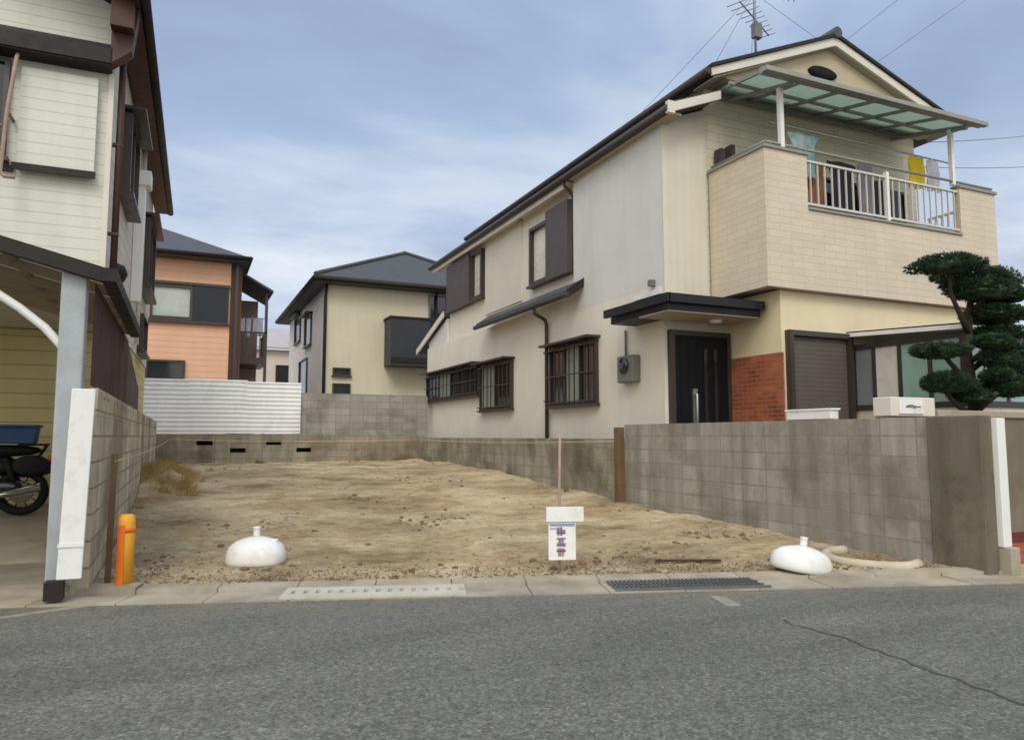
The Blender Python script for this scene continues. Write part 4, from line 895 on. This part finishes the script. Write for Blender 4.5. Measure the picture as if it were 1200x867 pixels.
# ================================================================== THINGS ON THE LOT
def flag_base(label, loc, rz, sx, tilt, fl=.9):
    t = thing('flag_base', label, 'flag base', loc, rz, True, 'water filled flag bases on the bare lot')
    q = MB(); q.lathe([(.255, 0), (.275, .012), (.283, .05), (.276, .12), (.252, .18), (.20, .228), (.12, .258), (.05, .275)], (0, 0, 0), 32, sx, .82, 2.7); o = q.build('tank', m_wplastic, t)
    o.rotation_euler = tilt
    q = MB(); q.lathe([(.036, .27), (.034, .30), (.032, .355), (.036, .36), (.036, .375)], (0, 0, 0), 16); p = q.build('neck', m_wplastic, t); p.rotation_euler = tilt
    q = MB(); q.lathe([(.045, .0), (.045, .03), (.03, .035)], (.17, -.02, .215), 14); c = q.build('filler_cap', m_wplastic, t); c.rotation_euler = tilt
    for c_ in t.children: c_.scale = (.93, .93, fl)
    return t
flag_base('white domed flag base standing upright left of the signboard', (.66, 7.2, dirt_z(.66, 7.2)-.01), RZ, 1, (0, 0, 0))
flag_base('white flag base lying tilted in front of the tall block wall', (4.97, 4.90, .03), RZ, 1.06, (R(4), R(9), R(30)), .78)

SG = thing('signboard', 'small white notice with magenta marks on a thin tall stake at the kerb', 'sign', (2.985, 5.63, .03), RZ, True)
MB().tube([(0, .02, -.1), (0, .02, .62), (.01, .025, 1.24)], .012, 8).build('stake', m_woodpale, SG)
q = MB(); q.box(-.12, .205, -.03, .005, .44, .565); q.build('header_board', m_wplastic, SG, .004)
bd = MB().box(-.10, .135, -.015, .005, .12, .435).build('board', m_wplastic, SG)
q = MB()
rs = random.Random(3)
for zc in (.36, .27, .185):                        # blurred column of three characters
    for k in range(6):
        if k % 2: x = rs.uniform(-.02, .03); q.box(x-.006, x+.006, -.0205, -.016, zc-.035, zc+.035)
        else: z = zc+rs.uniform(-.03, .03); q.box(-.03, .045, -.0212, -.0163, z-.006, z+.006)
q.build('lettering', m_purple, bd)
q = MB(); q.box(-.09, .125, -.0205, -.0155, .405, .425); q.box(-.09, .0, -.0205, -.0155, .38, .388); q.build('band', m_bluep, bd)

OP = thing('marker_post', 'short yellow and orange plastic marker post at the left kerb', 'marker post', (-.37, 6.55, .03))
q = MB(); q.lathe([(.060, 0), (.062, .40), (.062, .50), (.056, .545), (.036, .56)], (-.37, 6.55, .03), 20); q.build('sleeve', m_yellow, OP)
q = MB()
for k in range(-3, 3):
    a0 = R(-125)+k*.16; a1 = a0+.16
    q.prism([(-.37+.061*math.cos(a0), 6.55+.061*math.sin(a0), .04), (-.37+.061*math.cos(a1), 6.55+.061*math.sin(a1), .04), (-.37+.068*math.cos(a1), 6.55+.068*math.sin(a1), .04), (-.37+.068*math.cos(a0), 6.55+.068*math.sin(a0), .04)], (0, 0, .47))
q.build('band', m_orangep, OP)
q = MB(); q.lathe([(.064, .42), (.067, .44), (.064, .46)], (-.37, 6.55, .03), 20); q.build('ring', m_orangep, OP)
def stake(label, x, y, z0, z1, r, m):
    q = MB(); q.prism([(x-r, y-r, z0), (x+r, y-r, z0), (x+r, y+r, z0), (x-r, y+r, z0)], (.01, .01, z1-z0)); o = q.build('stake', m, root=(x, y, z0)); tag(o, label, 'stake', 'wooden stakes holding the string'); return o
stake('brown wooden stake beside the yellow marker post', -.50, 6.72, -.1, 1.06, .022, m_wood)
stake('thick brown stake standing in for a dark stain at the step in the right block wall', 6.33, 9.92, -.05, 1.34, .06, m_wood)  # upright built in place of a dark vertical stain on the wall
def sag(a, b_, s, n=18): a, b_ = Vector(a), Vector(b_); return [a.lerp(b_, i/n) - Vector((0, 0, 4*s*(i/n)*(1-i/n))) for i in range(n+1)]
sp0, sp1, sp2 = (-.48, 6.70, 1.0), (3.02, 5.63, 1.05), (6.30, 9.88, 1.12)
q = MB(); q.tube(sag(sp0, (-.3, 20.9, 1.12), .05), .006, 5); q.tube(sag((-.3, 20.9, 1.12), (6.30, 20.8, 1.10), .06), .010, 5); q.tube(sag((6.30, 20.8, 1.10), sp2, .05), .008, 5)
o = q.build('string_line', m_string, root=(-.48, 6.70, 1.0)); tag(o, 'pale string stretched around the back of bare lot', 'string')

# beige hose in a half loop at the foot of the wall
pts = [(6.10, 5.42, .06), (5.86, 5.40, .06), (5.66, 5.25, .05), (5.56, 5.02, .05), (5.60, 4.80, .05), (5.74, 4.62, .05), (5.92, 4.56, .05), (6.10, 4.62, .05)]
sm = []
for i in range(len(pts)-1):
    for k in range(5):
        t = k/5; p0, p1, p2, p3 = (Vector(pts[max(i-1, 0)]), Vector(pts[i]), Vector(pts[i+1]), Vector(pts[min(i+2, len(pts)-1)]))
        sm.append(.5*((2*p1)+(-p0+p2)*t+(2*p0-5*p1+4*p2-p3)*t*t+(-p0+3*p1-3*p2+p3)*t**3))
o = MB().tube(sm+[Vector(pts[-1])], .05, 10).build('hose', mat('buff_hose', '#b5aa95', .8, .15, 6), root=(5.8, 5, 0)); tag(o, 'buff hose lying in a half loop at the foot of block wall', 'hose')

# drain covers in the gutter
def cover(label, u0, u1, m, metal):
    c = rd((u0+u1)/2, .2, .02); t = thing('drain_cover', label, 'drain cover', c, RZ, True, 'drain covers in the gutter'); L_ = (u1-u0)/2
    q = MB()
    if metal:
        q.box(-L_, L_, -.19, -.165, -.01, .012); q.box(-L_, L_, .165, .19, -.01, .012); n = int(L_*2/.035)
        for i in range(n): x = -L_+.01+i*.035; q.box(x, x+.012, -.165, .165, -.01, .01)
        for y in (-.06, .06): q.box(-L_, L_, y-.006, y+.006, -.008, .007)
        q.build('grating', m, t); MB().box(-L_, L_, -.165, .165, -.02, -.0105).build('channel', m_dark, t)
    else:
        n = int(L_*2/.09)
        q.box(-L_, L_, -.185, -.06, -.015, .006); q.box(-L_, L_, .06, .185, -.015, .006)
        for i in range(n): x = -L_+i*.09; q.box(x, x+.058, -.06, .06, -.015, .006)
        q.build('slab', m, t); MB().box(-L_, L_, -.06, .06, -.03, -.0155).build('channel', m_dark, t)
cover('pale slotted concrete drain covers in the gutter left of centre', -1.72, -.35, mat('pale_concrete', '#b4b0a2', .9, .12, 3, .3, 90, fine=.1), False)
cover('grey steel grating in the gutter right of the signboard', .80, 2.05, m_grate, True)

# rubble, clods, twigs, grass
rs = random.Random(11)
q = MB(); q2 = MB()
for i in range(420):
    t = rs.random()**1.6; x = rs.uniform(-.45, 6.25); y0 = front_y(x)+.05; y = y0 + (20.6-y0)*t
    if rs.random() < .28: y = y0 + rs.uniform(0, 1.0)
    r = rs.choice((.006, .008, .012, .016, .024))*rs.uniform(.7, 1.3)
    (q if rs.random() < .45 else q2).blob((x, y, dirt_z(x, y)+r*.25), r*rs.uniform(.8, 1.6), r*rs.uniform(.8, 1.6), r*.7, 1, .5, 2.5)
for cx, cy, n, sp in ((3.0, 9.4, 60, .35), (2.35, 11.6, 40, .3), (4.6, 14.5, 70, .5), (4.4, 6.3, 50, .35), (.9, 9.8, 40, .3), (3.5, 5.75, 40, .25), (-.2, 7.5, 40, .25), (5.9, 7.0, 60, .3)):
    for i in range(n):
        x, y = rs.gauss(cx, sp), rs.gauss(cy, sp)
        if not(-.5 < x < 6.3 and y > front_y(x)+.05 and y < 20.8): continue
        r = .008+.026*rs.random()**2.5; (q if rs.random() < .35 else q2).blob((x, y, dirt_z(x, y)+r*.2), r*rs.uniform(.8, 1.5), r*rs.uniform(.8, 1.5), r*.75, 1, .6, 2.2)
o = q.build('rubble', m_stone, root=(3, 10, 0)); tag(o, 'scattered pale stones on the bare soil', 'rubble', kind='stuff')
o = q2.build('clods', m_clod, root=(3, 10, 0)); tag(o, 'dark clods of earth on the bare soil', 'soil', kind='stuff')
def tuft(mb, x, y, z, n, hgt, spread, lean=(0, 0)):
    vs = []; fs = []
    for i in range(n):
        a = rs.uniform(0, 6.3); r = abs(rs.gauss(0, spread)); b0 = Vector((x+r*math.cos(a), y+r*math.sin(a), z-.02+ (0 if callable(z) else 0)))
        h_ = hgt*rs.uniform(.5, 1.1); d = Vector((math.cos(a)*.6*rs.random()+lean[0], math.sin(a)*.6*rs.random()+lean[1], 1)).normalized(); s = d.orthogonal().normalized()*.005
        mid = b0+d*h_*.6; tip = b0+d*h_+Vector((d.x, d.y, -.5))*h_*.35; nv = len(vs); vs += [b0-s, b0+s, mid+s*.8, mid-s*.8, tip]; fs += [(nv, nv+1, nv+2, nv+3), (nv+3, nv+2, nv+4)]
    mb.add(vs, fs)
q = MB()
for i in range(90):
    x = min(max(rs.gauss(-.3, .28), -.58), .6); y = rs.gauss(14.4, 1.1); tuft(q, x, y, dirt_z(x, y), 30, .24, .09, (.5, -.5))
o = q.build('dry_grass_heap', m_drygrass, root=(-.3, 14.4, .2)); tag(o, 'heap of dry straw coloured grass against the left wall', 'grass heap')
q = MB()
for i in range(220):
    x = rs.uniform(-.5, 6.2); y = front_y(x)+.1+abs(rs.gauss(0, 5))
    if y < 20.7: tuft(q, x, y, dirt_z(x, y), rs.randint(4, 10), rs.uniform(.03, .08), .03)
o = q.build('dry_stubble', m_drygrass, root=(3, 10, 0)); tag(o, 'thin dry stubble scattered over the bare soil', 'stubble', kind='stuff')
q = MB()
for i in range(700):
    x = rs.uniform(-.5, 6.2); y0 = front_y(x)+.05; y = y0 + (20.5-y0)*rs.random()**1.5; a = rs.uniform(0, 3.14); l_ = rs.uniform(.02, .11); d = Vector((math.cos(a), math.sin(a), rs.uniform(-.05, .15)))*l_
    p = Vector((x, y, dirt_z(x, y)+.006)); q.tube([p, p+d*.5+Vector((0, 0, .004)), p+d], rs.uniform(.0015, .004), 4)
o = q.build('litter', m_woodpale, root=(3, 10, 0)); tag(o, 'straws and splinters strewn over the bare soil', 'litter', kind='stuff')
q = MB()
for i in range(1500):
    x = rs.uniform(-.5, 6.25); y0 = front_y(x)-.02; y = y0 + abs(rs.gauss(0, .35)); r = rs.uniform(.003, .009)
    q.blob((x, y, max(dirt_z(x, y), .05)+r*.2), r*1.3, r, r*.8, 1, .5, 2)
o = q.build('crumbs', m_clod, root=(3, 5, 0)); tag(o, 'small crumbs of earth spilled along the kerb edge of the lot', 'soil', kind='stuff')
for i, (x, y, n, h_, lb) in enumerate(((4.15, 5.35, 40, .10, 'low green weed at kerb near the steel grating'), (6.2, 11.4, 60, .16, 'green weed at the foot of low wall below the beige house'), (-.5, 20.3, 80, .3, 'green weeds in the far left corner of the lot'), (1.9, 20.6, 70, .18, 'green weed at the foot of the back wall'))):
    q = MB(); tuft(q, x, y, dirt_z(x, y), n, h_, .08); o = q.build('weed', m_weed, root=(x, y, dirt_z(x, y))); tag(o, lb, 'weed')
for lb, p0, p1, wd in (('thin dark stick lying on the soil in front of the tall block wall', (4.05, 5.75), (4.6, 5.5), .014),):
    a = Vector((*p0, dirt_z(*p0)+.012)); b_ = Vector((*p1, dirt_z(*p1)+.012)); d = (b_-a).normalized(); s = Vector((-d.y, d.x, 0))*wd
    o = MB().prism([a-s, a+s, b_+s*.9, b_-s], (0, 0, .022)).build('stick', m_bark, root=a); tag(o, lb, 'stick')

# ================================================================== WASHING ON THE BALCONY
LP = MB().tube([(8.5, 8.72, 6.28), (12.9, 8.72, 6.28)], .016, 8).build('laundry_pole', m_steel, root=(8.5, 8.72, 6.28)); tag(LP, 'steel laundry pole under the balcony roof of the beige house', 'pole')
def cloth(name, label, m, x, z1, wfun, ln, y=8.72, amp=.03):
    vs = []; fs = []; nr, ncol = 22, 14
    for k in range(nr+1):
        t = k/nr; hw = wfun(t)
        for j in range(ncol+1):
            s = j/ncol*2-1; vs.append((x+hw*s, y+amp*math.sin(s*5+x*9)*(.3+t)+.012*math.sin(t*9+s*7), z1-ln*t - .03*abs(s)*(1-t)))
    for k in range(nr):
        for j in range(ncol): a = k*(ncol+1)+j; fs.append((a, a+1, a+ncol+2, a+ncol+1))
    o = MB().add(vs, fs, True).build(name, m, root=(x, y, z1)); o.modifiers.new('thick', 'SOLIDIFY').thickness = .012
    tag(o, label, 'garment', 'washing on the balcony of the beige house'); return o
shirt = lambda t: .36-.12*sstep(.0, .28, t) if t < .3 else .24+.02*t
trous = lambda t: .19+.03*math.sin(t*3)
tow = lambda t: .22
cloth('hanging_shirt', 'teal and white shirt on the balcony, leftmost of the washing', m_cl_teal, 9.25, 6.22, shirt, .75)
cloth('hanging_shirt', 'rust coloured shirt behind the balcony rails', m_cl_brown, 9.55, 5.85, shirt, .9, 8.85)
cloth('hanging_jacket', 'black jacket hanging behind the middle of the rails', m_cl_dark, 10.18, 5.9, shirt, 1.1, 8.8)
cloth('hanging_trousers', 'grey trousers hanging right of the black jacket', m_cl_grey, 10.75, 5.95, trous, 1.15, 8.8)
cloth('hanging_trousers', 'dark trousers hanging next to the yellow towel', m_cl_dark, 11.25, 5.75, trous, 1.0, 8.85)
cloth('hanging_blanket', 'dark slate blanket hung low behind the right half of the rails', mat('slate_cloth', '#45444c', .95, .15, 6, .2, 120), 11.45, 5.62, lambda t: .42, 1.0, 8.95)
cloth('hanging_blanket', 'dark teal blanket hung low behind the left end of the rails', mat('deep_teal_cloth', '#37484a', .95, .15, 6, .2, 120), 9.75, 5.42, lambda t: .62, .85, 9.0)
cloth('hanging_towel', 'bright yellow towel at the right end of balcony', m_cl_yel, 12.0, 6.27, lambda t: .20, .60, 8.72)
cloth('hanging_towel', 'pale lilac towel beside the yellow towel', m_cl_lilac, 12.42, 6.27, lambda t: .16, .6, 8.72)

# ================================================================== OVERHEAD WIRES
def wire(label, a, b_, s, r=.012):
    o = MB().tube(sag(a, b_, s, 24), r, 5).build('overhead_wire', m_wire, root=a); tag(o, label, 'wire', 'overhead wires')
wire('upper overhead wire rising behind the gable peak', (14, 20, 9.4), (46, 22, 35), .3, .011)
wire('second overhead wire rising behind the gable right slope', (15.5, 20, 9.6), (50, 22.5, 34), .3, .011)
wire('level overhead wire right of the balcony roof', (13.4, 9.6, 7.1), (30, 13.5, 12.4), .2, .008)
wire('lowest overhead wire right of the balcony roof', (13.0, 9.5, 6.5), (30, 13.0, 11.0), .25, .008)
